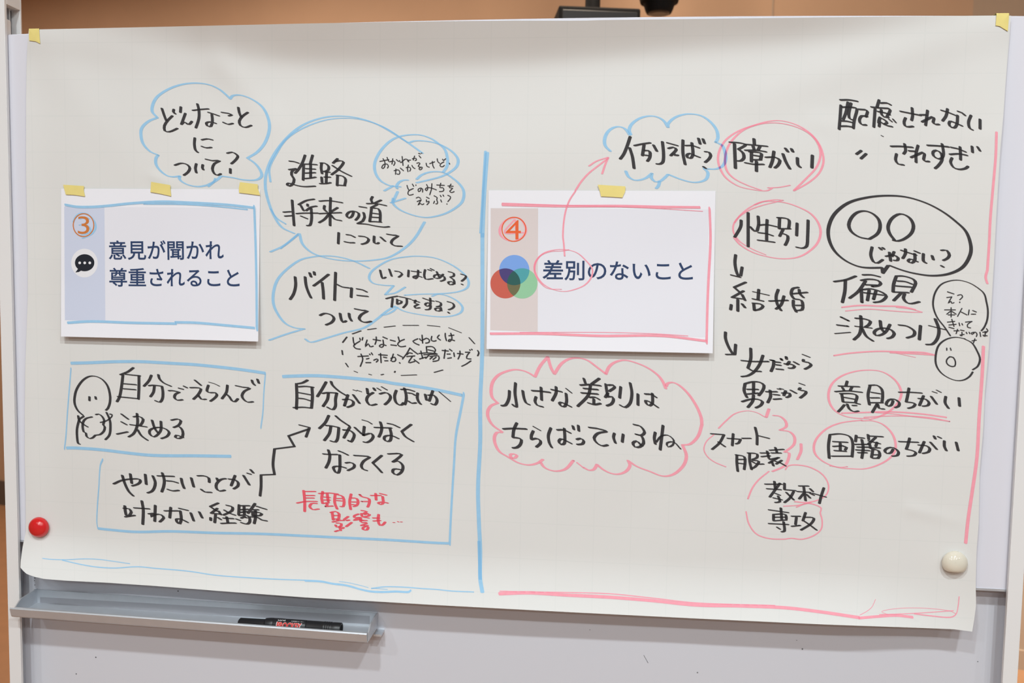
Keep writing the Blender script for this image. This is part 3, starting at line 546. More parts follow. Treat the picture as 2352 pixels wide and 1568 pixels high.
38,85 30,73 20,60 15,48 14,38 17,25 25,14 37,9 50,8 65,12 78,20 85,27 88,38 90,50 89,63 85,73 81,78
W|handwritten_note|K|2.8|2120,630,180,1086
34,24 43,27;33,32 40,31/ 35,40 39,37 40,40 43,39;48,29 53,28 55,31 51,35;51,38 51,39;30,49 45,49;39,46 39,59;38,51 33,55;40,51 46,55;35,56 44,56;54,47 48,58;53,52 61,56;64,49 63,56;69,50 74,52;67,55 73,55;34,66 44,65;36,70 46,69;40,62 43,72;36,73 43,75;50,67 51,71;54,68 55,70;59,66 68,65/ 62,69 62,73 66,74;43,78 50,78;48,76 46,82;52,77 57,78;54,80 54,85 51,84 57,83;60,80 61,82;64,80 65,82;71,81 68,83 67,81 73,80 75,83 74,86;79,80 80,86;83,80 89,79;86,79 86,86 83,84 89,85;88,75 90,78 87,81;68,92 74,91;72,89 70,95
W|face_doodle|K|5|2120,630,180,1086
69,135 65,141 57,146 47,147 35,143 24,135 18,124 18,110 22,98 32,90 45,87 58,89;57,89 68,95 75,106 79,117 76,127 69,132;33,102 33,105@.6;38,102 39,105@.6;37,114 33,118 33,123 38,127 44,127 45,121 42,115 37,114@.7
W|drawn_arrow|K|8|1650,570,240,1447
24,9 23,20 25,32 28,39;33,26 31,38;18,37 30,40
W|handwritten_note|K|8|1650,570,240,1447
38,47 22,54/ 30,61;35,59 19,68/ 33,70;33,64 37,72;27,71 27,87;18,78 17,85;33,77 37,82;48,60 70,65@.7;56,57 55,71;48,70 62,73;49,76 50,86;48,76 58,77 62,80 58,84 50,86;83,57 80,67 82,78 87,86;91,66 87,78 80,84;71,73 96,72;111,54 103,56 101,64 105,70;102,63 123,61;112,57 113,63 118,68;104,72 104,80 108,88;105,70 115,72 117,78 116,85 108,86;107,79 116,79
W|drawn_arrow|K|8|1650,570,240,1447
10,116 10,125 15,138 20,146;24,133 23,146;11,147 23,147
W|handwritten_note|K|8|1680,780,210,1937
41,18 41,40 35,60/ 46,66 62,67;67,33 60,52 48,68 35,76 22,78;22,44 45,46 78,46;83,43 90,44/ 89,55 84,67;93,47 103,48;95,53 104,54;96,62 109,63;105,40 107,43;116,36 117,41;123,46 118,53;113,51 127,52 134,56 130,60 122,60;133,47 142,52;151,31 166,37@.7;153,42 152,46 163,48 169,53 164,58 156,62
W|handwritten_note|K|8|1680,780,210,1937
29,93 27,108 33,122;29,93 45,89 60,90 69,96 67,106 58,118;47,90 47,113;34,105 56,105;34,115 57,113;23,131 40,126 56,126 66,131 62,139 52,144;47,117 45,130 35,143;82,107 83,120 77,133;74,110 96,110;90,116 101,117;90,126 105,125;98,104 104,105@.7;103,103 110,105@.7;115,108 111,118;108,113 123,113 124,119 117,122;126,107 137,113;144,92 155,96@.7;146,102 143,106 158,109 157,114 146,123
W|handwritten_note|K|7.5|1860,840,370,2321
54,22 52,29;42,29 71,30;47,31 50,36;61,30 58,36;37,37 55,36 75,38;46,40 48,52;44,40 60,40 68,43 66,52;48,45 65,48;48,52 67,53;50,56 45,62 41,66;54,55 57,62 64,66 70,65;62,57 67,57;67,54 72,55;87,28 84,42 86,56;86,28 97,28 104,34 105,45 104,52;89,38 101,40;88,46 100,46;87,53 105,53;97,55 90,67;98,55 100,61 107,62;120,50 118,56 113,58 110,55 114,49 122,48 129,53 128,58 123,60;129,38 145,38 161,39;143,32 141,43 139,52/ 148,53 152,55 149,59 142,61;164,43 158,57;157,47 167,48 172,53 170,57 163,58;175,44 183,55;177,37 183,39@.7;183,35 189,38@.7;196,44 195,53 200,61;215,46 216,58
W|handwritten_note|K|7.5|1860,840,370,2321
29,100 27,115 28,133;29,99 45,98 58,102 62,112 61,131;32,130 60,130;34,109 54,110;34,116 48,115;36,122 52,123;44,111 44,122;49,116 53,117 51,121;67,100 66,109;69,103 78,104;84,99 85,106;86,101 105,102;95,103 84,113;75,106 77,118 75,133;65,113 85,113;69,117 85,117;67,121 86,122;70,125 82,125;86,112 88,119;85,108 101,112;97,110 95,116;86,118 101,118;91,120 89,132;91,120 99,122 101,129 98,133;91,128 99,128;91,133 99,133;120,120 117,125 111,126 108,122 113,118 121,118 128,124 126,129 119,130;129,109 156,110;144,104 141,115 139,120/ 148,122 153,125 150,129 141,130;165,109 158,125;157,114 168,115 173,119 171,124 163,126;174,110 183,120;179,101 181,105;185,102 189,104;194,108 194,116 197,122;211,110 214,122
W|drawn_circle|P|6|1860,840,370,2321
87,77 100,73 115,65 127,53 132,40 128,27 118,16 103,8 85,6 65,8 45,15 32,26 27,40 29,54 37,65 50,72 65,75 85,76
W|underline|P|3.5@60|1860,840,370,2321
46,68 80,67 115,66 160,69 197,74;95,67 120,69 150,73 175,76 202,80/ 170,74 120,72 78,74@.7
W|drawn_circle|P|6.5|1860,840,370,2321
75,79 90,79 105,84 117,95 123,108 123,122 115,133 100,142 80,148 60,148 40,146 20,138 8,127 6,115 11,103 25,90 45,82 75,78@.9;29,144 45,146 54,145@.7
W|handwritten_note|K|7|1600,920,330,1568
16,36 30,37/ 25,46 17,53;24,45 31,50;34,41 48,42/ 46,46 43,47;40,36 39,49;50,41 59,41;64,29 66,38 66,48;67,38 79,41;44,59 44,68 45,77;43,59 52,61 53,66 52,75;45,64 53,64;45,68 53,69;58,57 58,66 60,75;56,57 66,58 66,62 61,64;61,65 68,66 64,72 60,74;60,66 66,69 73,69;77,55 79,63;70,57 79,57;71,61 80,60;80,54 95,53;86,51 88,57;82,57 92,57;80,64 90,62;89,62 79,68;82,66 84,71;86,66 92,68 97,71;93,65 87,69
W|handwritten_note|K|7|1600,920,330,1568
75,91 93,91;85,88 86,97;77,96 92,97;91,90 80,105;86,101 91,103;84,106 93,108;89,104 91,110 86,111;96,90 96,97/ 108,98;106,99 102,106 96,111;98,100 106,108;112,93 122,93;110,99 124,100;117,94 119,109;117,101 112,107;120,102 124,106;124,96 127,99;124,101 128,103;139,95 136,104 134,112;127,101 141,105;79,119 100,122;92,117 93,130;84,124 84,130;84,124 97,124 98,129;84,127 97,127;84,131 98,130;79,134 100,135;95,132 96,142 93,143;88,138 91,140;104,126 113,126;109,127 108,135;104,137 113,136;119,122 116,131;117,127 128,128 125,134 114,141;117,131 123,135 131,141
W|speech_cloud|P|7|1600,920,330,1568
24,30 32,22 42,14 55,11 66,13 75,18@.6;79,9 76,18@1.1;19,37 11,44 8,53 12,61 20,67 32,72@.4;84,16 91,17 97,22 98,28 91,32/ 102,34 107,40 106,48 96,56/ 101,57 100,64 96,71 83,77;114,47 114,55 110,64
W|speech_cloud|P|7|1600,920,330,1568
79,77 68,86 61,95 56,107@.6;54,121 57,134 65,145 78,150 95,151 103,150 115,151 128,147 136,140 137,130 135,122 136,117 128,113 120,112 109,116@.5;95,115 110,114 125,111@.4;97,75 100,71 110,70 125,73 138,81 144,92 142,102 133,108 120,111 107,110@.5
W|handwritten_sentence|K|8@25|1100,800,300
66,62 65,80 67,95 68,105 64,104 61,101;55,76 54,90 48,102 41,103;79,76 81,88 85,98 91,101;96,76 112,77 128,79;112,70 113,93;103,87 101,95 105,102 115,105;131,74 149,78;139,69 139,80 132,94;157,72 167,80@.7;157,81 158,95 155,104 149,104 145,99 148,97 158,101 166,105;189,54 192,63;217,54 203,64;183,66 200,65 219,67;189,72 214,74;185,80 214,82;201,66 197,84 178,104;199,88 210,88 217,92;207,91 207,100;197,98 208,101 219,99
R|1320,800,300
56,64 58,78 60,86;60,66 70,66 72,70 62,77;60,80 55,88;58,87 68,87 70,93 66,100 58,103;83,69 81,89;100,62 103,80 100,98 91,106 82,102;114,82 114,102;127,82 139,83 147,88;140,81 140,98 135,103 129,99 128,94 135,96 150,106
R|1100,940,270
49,39 68,38 95,39;76,27 70,40 68,56/ 78,57 85,60 83,70 76,76 68,77;109,34 123,42@.7;109,43 105,52 105,60/ 115,58 123,62 123,68 115,75;144,37 139,52 141,67 146,76;157,41 170,41 183,47;171,38 172,58 171,68 164,70 160,64 164,59 173,62 185,68;188,33 190,40;199,32 200,43;196,60 204,58 210,63 207,69 197,70
W|+handwritten_sentence|K|8@25|1340,930,300,1344
6,23 14,24/ 24,27 15,29 11,34 14,39 20,42 25,41;32,29 31,33 33,39;41,30 40,38;52,20 59,22 63,28 60,31 54,30/ 60,32 62,39 58,43 53,43 51,39 55,37 60,42;74,28 73,34 74,40;82,21 79,46;75,38 80,32 87,31 93,36 92,41 87,43 86,39 93,38 100,45@.7
W|speech_cloud|P|8@15|1100,800,300
42,150 25,138 17,125 16,113 22,103 34,98/ 24,88 22,75 25,60 35,48 50,41 65,38 80,40 92,45 101,51/ 110,32 124,15/ 130,35 136,46/ 148,28 162,19 178,17 195,21 212,33 229,46
R|1320,800,300
56,46 62,33 72,25 88,21 105,24 130,34 150,48 159,60 164,72;165,68 167,63 176,61 188,66 205,82 220,105 228,125 229,137
R|1340,930,300,1344
122,20 118,32 110,40 102,41/ 106,52 103,62 93,71 82,73 68,68 55,63 46,57/ 48,62 44,68 36,71 28,70 20,66 14,61/ 11,66 6,67 0,64
R|1100,940,270
45,46 36,46 31,55 33,70 42,85 55,93 65,99 80,107 100,111 118,107 128,100;124,106 130,115 145,122 160,123 175,118 189,102;65,98 63,90 70,89 76,92 72,97 66,97;196,106 210,117@.4
W|divider_line|B|9@0|0,0,2352,23520
1119,350 1112,450 1108,545;1115,347 1109,450 1104,535@.7;1108,535 1108,640 1108,740 1107,830 1103,922 1103,1015 1098,1119 1100,1199 1103,1261 1103,1328 1108,1360;1100,1242 1103,1331@.8
W|border_line|B|5@70|0,0,2352,23520
98,1282 117,1284 150,1285 190,1283 225,1284 270,1290 298,1294@.4;143,1286 187,1296 225,1302 265,1304 315,1301 360,1305 430,1311 500,1321 620,1329 700,1332@.5;700,1333 738,1335 764,1340 790,1343 808,1347 828,1353 853,1358 880,1359 910,1358 938,1359 944,1355;779,1335 802,1338 828,1344 846,1349@.3;853,1351 885,1347 930,1348 968,1351 1000,1353 1040,1357 1088,1359@.5;853,1350 890,1353@.3
W|border_line|P|8@75|0,0,2352,23520
1146,1363 1216,1361 1300,1366 1400,1371 1500,1379 1600,1389 1700,1391 1800,1395 1880,1404 1975,1418;1148,1357 1216,1359 1300,1360 1400,1363 1500,1373 1600,1384 1780,1390@.3;1972,1419 2020,1415 2060,1413 2097,1417@.8;1975,1412 1990,1404 2003,1393 2011,1376@.2;2203,1370 2201,1390 2196,1410 2183,1417 2140,1414 2100,1409@.35;2190,1402 2100,1408 2020,1411@.25;2196,1409 2180,1402 2120,1396 2060,1397 2025,1404 2040,1411@.15
W|border_line|P|7@15|0,0,2352,23520
2289,303 2287,360 2281,430 2275,500 2272,560 2268,620/ 2264,636 2268,651@.9
W|border_line|P|7@15|0,0,2352,23520
2259,795 2256,860 2249,960 2244,1050 2233,1130 2224,1190 2218,1247@1.15
W|drawn_arrow|P|5|0,0,2352,23520
1322,437 1335,417 1352,398 1372,382 1397,363;1353,381 1370,370 1397,361/ 1390,378 1383,399
C|3|marker_circle|B|4|140,470,240,1024
12,17 15,11 20,8 26,9 32,15 34,22 31,28 26,31 21,33@1.2;18,20 23,19 28,22 29,26 24,29 19,30;19,14 24,12 28,14
C|3|marker_frame|B|6@75|0,0,2352,23520
149,470 180,475 230,474 300,467 370,463 430,465 520,470 583,477;330,468 420,469 500,474 568,481@.6;584,476 587,560 589,650 590,755@2.2;155,741 210,738 300,741 405,743;402,740 450,741 520,747 585,753
C|4|marker_circle|P|6|1110,480,270,1100
30,8 22,10 16,17 16,24 22,29 29,30 37,26 40,20 38,13 33,8 28,8;29,10 20,22 38,22@.6;30,10 31,28@.6
C|4|marker_frame|P|6@75|0,0,2352,23520
1153,470 1280,473 1430,473 1520,475 1608,476;1153,466 1290,471 1480,477 1614,485@.3;1630,480 1632,550 1627,650 1625,700 1623,785@2.2;1126,766 1240,766 1380,771 1520,771 1624,783;1194,763 1380,763 1500,766 1580,771@.3
C|4|drawn_circle|P|4|1110,480,270,1100
73,75 60,74 52,67 48,58 50,48 57,41 68,38 78,38 88,41 96,48 102,56 101,64 95,71 86,75 76,77 65,75 55,69 49,60 48,52 53,44 62,40 75,39 80,38
C|4|arrow_shaft|P|4|0,0,2352,23520
1297,588 1295,560 1293,540 1297,495 1307,462 1322,438
'''
INKNAME = {'K': 'black', 'B': 'blue', 'P': 'pink', 'R': 'red'}
blocks = []; cur = None
def num(s): return float(s)
for line in DATA.split('\n'):
    line = line.strip()
    if not line or line[0] == '#': continue
    if line.startswith(('W|', 'C|')):
        f = line.split('|')
        if f[0] == 'C': surf, nm, ink, nib, reg = f[1], f[2], f[3], f[4], f[5]
        else: surf, nm, ink, nib, reg = 'P', f[1], f[2], f[3], f[4]
        nb, _, an = nib.partition('@')
        if nm.startswith('+'):
            cur = [b for b in blocks if b['name'] == nm[1:]][-1]
        else:
            cur = dict(name=nm, ink=ink, surf=surf, strokes=[]); blocks.append(cur)
        cur_nib, cur_ang = float(nb), float(an) if an else (16.0 if ink == 'K' else 10.0)
    elif line.startswith('R|'): reg = line[2:]
    if line[:2] in ('W|', 'C|', 'R|'):
        r = [float(v) for v in reg.split(',')]; X0, Y0, K = r[0], r[1], 10.0 * r[2] / (r[3] if len(r) > 3 else 2352.0); continue
    for st in line.split(';'):
        st = st.strip()
        if not st: continue
        st, _, mul = st.partition('@'); pts, corner = [], set()
        for tok in st.split():
            c = tok.endswith('/'); x_, y_ = tok.rstrip('/').split(',')
            pts.append((X0 + K * float(x_), Y0 + K * float(y_)))
            if c: corner.add(len(pts) - 1)
        cur['strokes'].append((pts, corner, cur_nib * (float(mul) if mul else 1.0), cur_ang))
def catmull(p):
    if len(p) == 2:
        n_ = max(1, int(math.hypot(p[1][0] - p[0][0], p[1][1] - p[0][1]) / 9))
        return [(p[0][0] + (p[1][0] - p[0][0]) * k / n_, p[0][1] + (p[1][1] - p[0][1]) * k / n_) for k in range(n_ + 1)]
    out = []
    q = [(2 * p[0][0] - p[1][0], 2 * p[0][1] - p[1][1])] + p + [(2 * p[-1][0] - p[-2][0], 2 * p[-1][1] - p[-2][1])]
    for i in range(1, len(q) - 2):
        p0, p1, p2, p3 = q[i - 1:i + 3]
        d = math.hypot(p2[0] - p1[0], p2[1] - p1[1]); m_ = max(2, min(40, int(d / 4.5)))
        # centripetal-like: shorten tangents when neighbouring spans differ
        for k in range(m_):
            t = k / m_; t2, t3 = t * t, t * t * t
            d0 = math.hypot(p1[0] - p0[0], p1[1] - p0[1]) or 1e-6; d2 = math.hypot(p3[0] - p2[0], p3[1] - p2[1]) or 1e-6
            m1 = [(p2[c] - p0[c]) * d / (d + d0) for c in (0, 1)]; m2 = [(p3[c] - p1[c]) * d / (d + d2) for c in (0, 1)]
            out.append(tuple((2 * t3 - 3 * t2 + 1) * p1[c] + (t3 - 2 * t2 + t) * m1[c] + (-2 * t3 + 3 * t2) * p2[c] + (t3 - t2) * m2[c] for c in (0, 1)))
    out.append(p[-1]); return out
def support(nx, ny, a, b, ux, uy):
    nu, nv = nx * ux + ny * uy, -nx * uy + ny * ux
    d = math.sqrt((a * nu) ** 2 + (b * nv) ** 2) or 1e-9
    su, sv_ = a * a * nu / d, b * b * nv / d
    return su * ux - sv_ * uy, su * uy + sv_ * ux
def ribbon(pts, corner, nib, ang):
    """quads (pixel space) of a chisel-nib stroke"""
    a = nib / 2; b = a * (0.74 if nib <= 3.7 else 0.34); b = max(b, 0.55); a = max(a, 0.6)
    ux, uy = math.cos(math.radians(ang)), math.sin(math.radians(ang))
    cuts = [0] + sorted(c for c in corner if 0 < c < len(pts) - 1) + [len(pts) - 1]
    quads = []
    for c0, c1 in zip(cuts, cuts[1:]):
        if c1 == c0: continue
        p = catmull(pts[c0:c1 + 1]); Ls, Rs = [], []
        for i in range(len(p)):
            q0, q1 = p[max(0, i - 1)], p[min(len(p) - 1, i + 1)]
            tx, ty = q1[0] - q0[0], q1[1] - q0[1]; l = math.hypot(tx, ty) or 1e-9; tx, ty = tx / l, ty / l
            sx_, sy_ = support(-ty, tx, a, b, ux, uy)
            Ls.append((p[i][0] + sx_, p[i][1] + sy_)); Rs.append((p[i][0] - sx_, p[i][1] - sy_))
        for i in range(len(p) - 1): quads.append([Ls[i], Ls[i + 1], Rs[i + 1], Rs[i]])
        if c1 != len(pts) - 1:      # fill the joint with the nib's own outline
            c = pts[c1]; quads.append([(c[0] + a * math.cos(t) * ux - b * math.sin(t) * uy, c[1] + a * math.cos(t) * uy + b * math.sin(t) * ux) for t in [k * math.pi / 4 for k in range(8)]])
    # blunt ends: small nib-shaped caps
    for c in (pts[0], pts[-1]):
        quads.append([(c[0] + a * .96 * math.cos(t) * ux - b * math.sin(t) * uy, c[1] + a * .96 * math.cos(t) * uy + b * math.sin(t) * ux) for t in [k * math.pi / 4 for k in range(8)]])
    return quads
def area2(p): return sum(p[i - 1][0] * p[i][1] - p[i][0] * p[i - 1][1] for i in range(len(p)))
def ccw(p): return p if area2(p) > 0 else p[::-1]
def convex(p):
    n_ = len(p)
    return all((p[(i + 1) % n_][0] - p[i][0]) * (p[(i + 2) % n_][1] - p[(i + 1) % n_][1]) - (p[(i + 1) % n_][1] - p[i][1]) * (p[(i + 2) % n_][0] - p[(i + 1) % n_][0]) >= -1e-9 for i in range(n_))
grid = {}; sid = 0; np_ = 0
for b in blocks:
    V, Fc, MI = [], [], []; depth = DEPTH[b['surf']]
    base = 0.00042 if b['ink'] == 'K' else 0.00026
    if b['surf'] != 'P': base = 0.00024 if 'circle' in b['name'] and 'drawn' not in b['name'] else 0.00034
    def emit(poly, off, mi_):
        k = len(V)
        for q in poly: V.append(on_surface(q[0], q[1], depth, off))
        Fc.append(tuple(range(k, k + len(poly)))[::-1]); MI.append(mi_)
    for si, (pts, corner, nib, ang) in enumerate(b['strokes']):
        sid += 1; off = base + (sid % 30) * 2e-6
        qs = ribbon(pts, corner, nib, ang); body = qs[:-2]
        for qi, q in enumerate(qs):
            q = ccw(q); emit(q, off, 0)
        for qi, q in enumerate(body):
            q = ccw(q)
            if abs(area2(q)) < 0.6 or not convex(q): continue
            x0 = min(p[0] for p in q); x1 = max(p[0] for p in q); y0 = min(p[1] for p in q); y1 = max(p[1] for p in q)
            cells = [(cx, cy) for cx in range(int(x0 // 16), int(x1 // 16) + 1) for cy in range(int(y0 // 16), int(y1 // 16) + 1)]
            seen = set()
            for c in cells:
                for e in grid.get((b['surf'],) + c, ()):
                    os_, oq, oink, opoly, bb = e
                    if (os_, oq) in seen: continue
                    seen.add((os_, oq))
                    if os_ == sid and abs(oq - qi) < 9: continue
                    if bb[0] > x1 or bb[1] < x0 or bb[2] > y1 or bb[3] < y0: continue
                    if (oink == 'K') != (b['ink'] == 'K'): continue
                    r = clip(q, opoly)
                    if len(r) >= 3 and area2(r) > 0.35:
                        np_ += 1; emit(r, off + 0.00006 + (np_ % 9) * 2.5e-6, 1 if oink == b['ink'] or {oink, b['ink']} == {'P', 'R'} else 2)
            for c in cells: grid.setdefault((b['surf'],) + c, []).append((sid, qi, b['ink'], q, (x0, x1, y0, y1)))
    o = mesh(b['name'], V, Fc, [INKM[b['ink']][0], INKM[b['ink']][1], M_purple], sheet if b['surf'] == 'P' else cards[b['surf']], MI)
    o['label'] = INKNAME[b['ink']] + ' marker ' + b['name'].replace('_', ' ')

# ------------------------------------------------------------------ tape, magnets
TAPES = [
    ('strip of yellow tape over the left corner of the poster and board', [(66, 66.5), (89.5, 66), (92, 100), (82, 95), (67, 93)], 'P'),
    ('strip of yellow tape over the right corner of the poster and board', [(2289, 33), (2318, 32), (2315, 71.5), (2306, 66), (2296, 60), (2287, 58.5)], 'P'),
    ('piece of yellow tape at the left corner of the card numbered 3', [(145, 424), (193, 427), (192, 437), (195, 451), (170, 447.5), (151, 446.5), (148, 436)], '3'),
    ('piece of yellow tape at the middle of the card numbered 3', [(347, 417.4), (391, 425), (391.5, 437), (393, 450.5), (369, 445), (345.4, 441), (346.5, 428)], '3'),
    ('piece of yellow tape at the right corner of the card numbered 3', [(551, 418), (592, 423), (592, 432), (597.5, 448.5), (570, 445), (549, 442.5), (548.5, 432)], '3'),
    ('piece of yellow tape at the middle of the card numbered 4', [(1373, 424), (1436.6, 427.8), (1436, 440), (1429.6, 453.6), (1404, 452), (1380.4, 450.8), (1378, 440)], '4')]
for label, pts, surf in TAPES:
    corner_tape = surf == 'P'
    def td(x, z, surf=surf, ct=corner_tape):
        base = paper_depth(x, min(z, PT))
        return base + (0.0012 if ct else 0.0024)
    cx = sum(p[0] for p in pts) / len(pts); cy = sum(p[1] for p in pts) / len(pts)
    V, Fc = [], []
    rings = 5
    for r in range(1, rings + 1):
        for p in pts: V.append(on_surface(cx + (p[0] - cx) * r / rings, cy + (p[1] - cy) * r / rings, td))
    V.append(on_surface(cx, cy, td)); n_ = len(pts); C_ = len(V) - 1
    for k in range(n_): Fc.append((C_, (k + 1) % n_, k))
    for r in range(rings - 1):
        for k in range(n_): Fc.append((r * n_ + k, r * n_ + (k + 1) % n_, (r + 1) * n_ + (k + 1) % n_, (r + 1) * n_ + k))
    # thickness, and for the corner strips the lap over the top of the board
    m0 = len(V); back = [V[(rings - 1) * n_ + k] + Vector((0, 0.0003, 0)) for k in range(n_)]
    V += back
    for k in range(n_): Fc.append(((rings - 1) * n_ + k, (rings - 1) * n_ + (k + 1) % n_, m0 + (k + 1) % n_, m0 + k))
    if corner_tape:
        a, b2 = (rings - 1) * n_, (rings - 1) * n_ + 1
        zt = max(V[a].z, V[b2].z, board_top(V[a].x)) + 0.0006; q = len(V)
        V += [Vector((V[a].x, V[a].y + 0.001, zt)), Vector((V[b2].x, V[b2].y + 0.001, zt)), Vector((V[a].x, 0.0145, zt)), Vector((V[b2].x, 0.0145, zt)), Vector((V[a].x, 0.0148, zt - 0.02)), Vector((V[b2].x, 0.0148, zt - 0.02))]
        Fc += [(a, b2, q + 1, q), (q, q + 1, q + 3, q + 2), (q + 2, q + 3, q + 5, q + 4)]
    o = mesh('tape_strip', V, Fc, M_tape)
    tag(o, label, 'tape', 'yellow tape pieces holding paper')
def magnet(name, label, px, py, rad, hgt, m, flat=False):
    p = on_surface(px, py, paper_depth); c = Vector((p.x, 0, p.z)); y0 = -paper_depth(p.x, p.z) - 0.0002
    prof = [(0.0, 0.94), (0.15, 1.0), (0.32, 0.985), (0.5, 0.93), (0.66, 0.83), (0.80, 0.68), (0.90, 0.50), (0.97, 0.27), (1.0, 0.0)]
    N = 48; V, Fc = [], []
    for s, r in prof[:-1]:
        for k in range(N):
            a = 2 * math.pi * k / N; dx, dz = rad * r * math.cos(a), rad * r * math.sin(a)
            if flat: dz = max(dz, -0.64 * rad)
            V.append((c.x + dx, y0 - s * hgt, c.z + dz))
    V.append((c.x, y0 - hgt, c.z)); T = len(V) - 1
    for i in range(len(prof) - 2):
        for k in range(N): Fc.append((i * N + k, (i + 1) * N + k, (i + 1) * N + (k + 1) % N, i * N + (k + 1) % N))
    i = len(prof) - 2
    for k in range(N): Fc.append((i * N + k, T, i * N + (k + 1) % N))
    Fc.append(tuple(range(N)))
    o = mesh(name, V, Fc, m, smooth=True)
    bm = bmesh.new(); bm.from_mesh(o.data); bmesh.ops.recalc_face_normals(bm, faces=bm.faces); bm.to_mesh(o.data); bm.free()
    tag(o, label, 'magnet', 'round magnets holding the poster')
magnet('round_magnet', 'glossy red round magnet at the lower left edge of the poster', 92.5, 1209, 0.0148, 0.013, M_red)
magnet('round_magnet', 'cream white round magnet at the lower right edge of the poster', 2191, 1291, 0.0158, 0.013, M_cream, True)

# ------------------------------------------------------------------ marker pen in the tray
PR = 0.0090
pa = px_y(549, 1425, -0.0185); pb = px_y(784, 1440, -0.0185)
zc = lambda x: tz(x, 0.9600) + PR + 0.0004
pen = empty('marker_pen', (0, 0, 0)); PY = -0.0185
A = Vector((pa.x, PY, zc(pa.x))); B = Vector((pb.x, PY, zc(pb.x))); pl = (B - A).length
pen.location = A; pen.rotation_euler = (0, math.atan2(A.z - B.z, B.x - A.x), 0)
tag(pen, 'black marker pen with red and white lettering lying in the aluminium tray', 'marker pen')
def pen_part(nm, prof, m):
    vs_, fs_ = lathe(prof, 40); o = mesh(nm, vs_, fs_, m, pen, smooth=False)
    bm = bmesh.new(); bm.from_mesh(o.data); bmesh.ops.recalc_face_normals(bm, faces=bm.faces); bm.to_mesh(o.data); bm.free()
    for p in o.data.polygons: p.use_smooth = len(p.vertices) == 4
    return o
S = pl
dn = PR - 0.0077
pen_part('cap', [(0, .0052), (.002 * S / .15, .0072), (.26 * S, .0077), (.265 * S, .0080)], M_blackp).location.z = -0.0012
pen_part('collar', [(.262 * S, .0079), (.275 * S, .0083), (.31 * S, .0089), (.345 * S, .0090), (.348 * S, .0088)], M_blackp)
pen_part('barrel', [(.347 * S, .0089), (.35 * S, .0090), (.66 * S, .0090), (.668 * S, .0086)], M_blackp)
pp = [(.667 * S, .0086), (.675 * S, .0089), (.83 * S, .0089)]
for k in range(4): pp += [(.835 * S + k * .02 * S, .0092), (.845 * S + k * .02 * S, .0092), (.848 * S + k * .02 * S, .0087), (.852 * S + k * .02 * S, .0087)]
pp += [(.93 * S, .0090), (S * .997, .0090), (S, .0087), (S, .0070), (S * .97, .0066)]
pen_part('rear_cap', pp, M_blackp)
M_rlet = mat('red_lettering', (0.62, 0.035, 0.03), .5); M_wlet = mat('white_lettering', (0.75, 0.75, 0.75), .5)
def pen_text(nm, body, s0, s1, a0, a1, m, rad, emb=0.0, grow=0.0):
    """wrapped round the barrel: s along the pen, a the angle (deg) up from facing the room"""
    tv, tf = text_mesh(body, emb, 12); V = []
    for u, v in tv:
        s = (s0 + (s1 - s0) * u) * S; a = math.radians(a1 + (a0 - a1) * v)
        V.append((s, -rad * math.cos(a), rad * math.sin(a)))
    return mesh(nm, V, [tuple(f) for f in tf], m, pen)
pen_text('lettering', 'PROCKEY', .386, .634, -11, 51, M_wlet, .00908, .035)['label'] = 'white outline of the lettering'
pen_text('lettering', 'PROCKEY', .391, .629, -9, 49, M_rlet, .00914, .045)['label'] = 'red lettering'
pen_text('lettering', 'uni', .392, .465, 61, 76, M_wlet, .00910, .03)['label'] = 'small white lettering'
pen_text('lettering', '水性顔料マーカー', .52, .645, 60, 72, M_wlet, .00910, .0)['label'] = 'tiny white lettering'

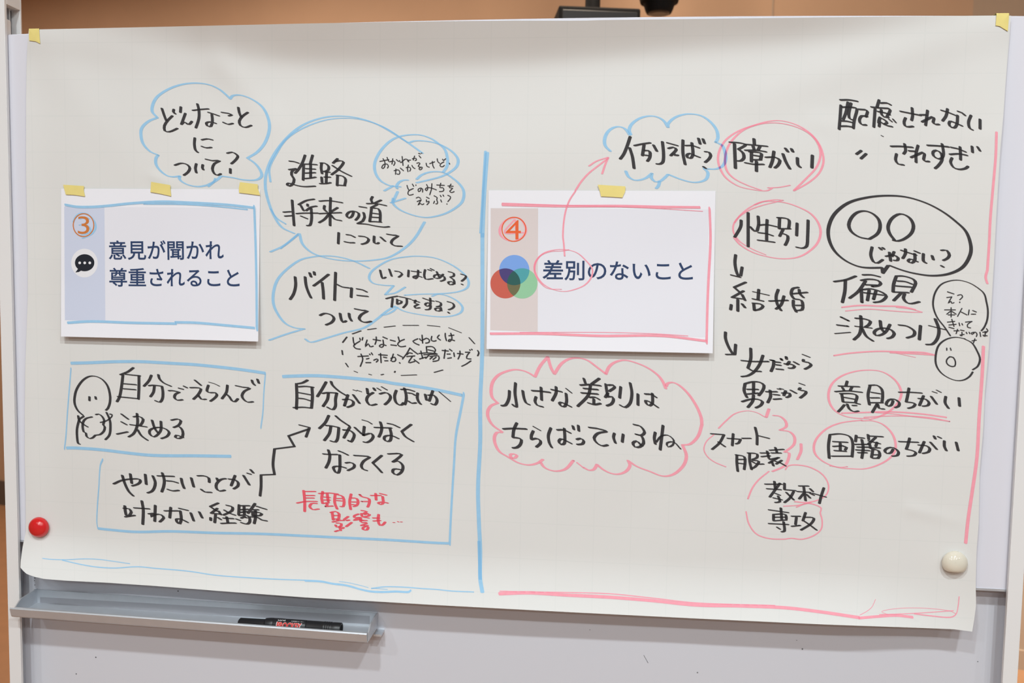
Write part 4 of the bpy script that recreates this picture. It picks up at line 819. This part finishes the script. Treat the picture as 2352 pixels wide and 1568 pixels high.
# ------------------------------------------------------------------ black fittings hanging behind the board
def at_depth(px, py, y): return px_y(px, py, y)
YB = 1.75
a = at_depth(1268, 24, YB); b = at_depth(1459, 24, YB)
cxm = (a.x + b.x) / 2; wdt = b.x - a.x; zt = at_depth(1370, 15, YB).z
spk = empty('hanging_speaker', (cxm, YB + 0.12, zt))
tag(spk, 'black box shaped loudspeaker hung on a pole behind the board', 'loudspeaker')
def loc(o, root, rot=0.0):
    o.parent = root; return o
bm = bmesh.new(); add_box(bm, -wdt / 2, wdt / 2, -0.12, 0.12, -0.20, 0.0, 0.006); loc(from_bm('cabinet', bm, M_blackm), spk)
vs_, fs_ = lathe([(0, .031), (0.02, .031), (0.021, .0255), (3.15 - zt, .0255)], 24)
loc(mesh('pole', [(v[1] - 0.005, v[2], v[0]) for v in vs_], fs_, M_blackm), spk)
for kx in (-0.055, 0.045):
    vs_, fs_ = lathe([(0, .007), (0.008, .007), (0.010, .005)], 16)
    loc(mesh('bolt', [(v[1] + kx, v[2] - 0.07, v[0]) for v in vs_], fs_, M_blackm), spk)
bm = bmesh.new(); add_box(bm, -wdt / 2 + .012, wdt / 2 - .012, -0.125, -0.119, -0.19, -0.014, 0.002); loc(from_bm('grille', bm, M_blackp), spk)
spk.rotation_euler = (0, 0, math.radians(10))
YS = 1.9
c = at_depth(1515, -24, YS); r_ = (at_depth(1563, 0, YS).x - at_depth(1467, 0, YS).x) / 2
spot = empty('hanging_spotlight', (c.x, YS, c.z))
tag(spot, 'round black spotlight head hanging behind the board beside the loudspeaker', 'spotlight')
prof = [(-.115, .030), (-.112, .052), (-.100, .058), (-.075, .066), (-.07, .079), (-.03, r_ * 1.02), (0.03, r_ * 1.02), (.07, .070), (.09, .045), (.10, .02)]
k = r_ / 0.087
prof = [(s * k, rr if i in (5, 6) else rr * k) for i, (s, rr) in enumerate(prof)]
vs_, fs_ = lathe(prof, 36)
loc(mesh('lamp_head', [(v[1], v[2], v[0] + 0.012) for v in vs_], fs_, M_blackm, smooth=False), spot)
vs_, fs_ = lathe([(-.117 * k, .034 * k), (-.113 * k, .045 * k), (-.110 * k, .045 * k)], 24)
loc(mesh('lens', [(v[1], v[2], v[0] + 0.012) for v in vs_], fs_, mat('lens_glass', (0.03, 0.025, 0.02), .12, spec=.8)), spot)
vs_, fs_ = lathe([(.095 * k, .014), (3.15 - c.z - 0.012, .014)], 20)
loc(mesh('stem', [(v[1], v[2], v[0] + 0.012) for v in vs_], fs_, M_blackm), spot)
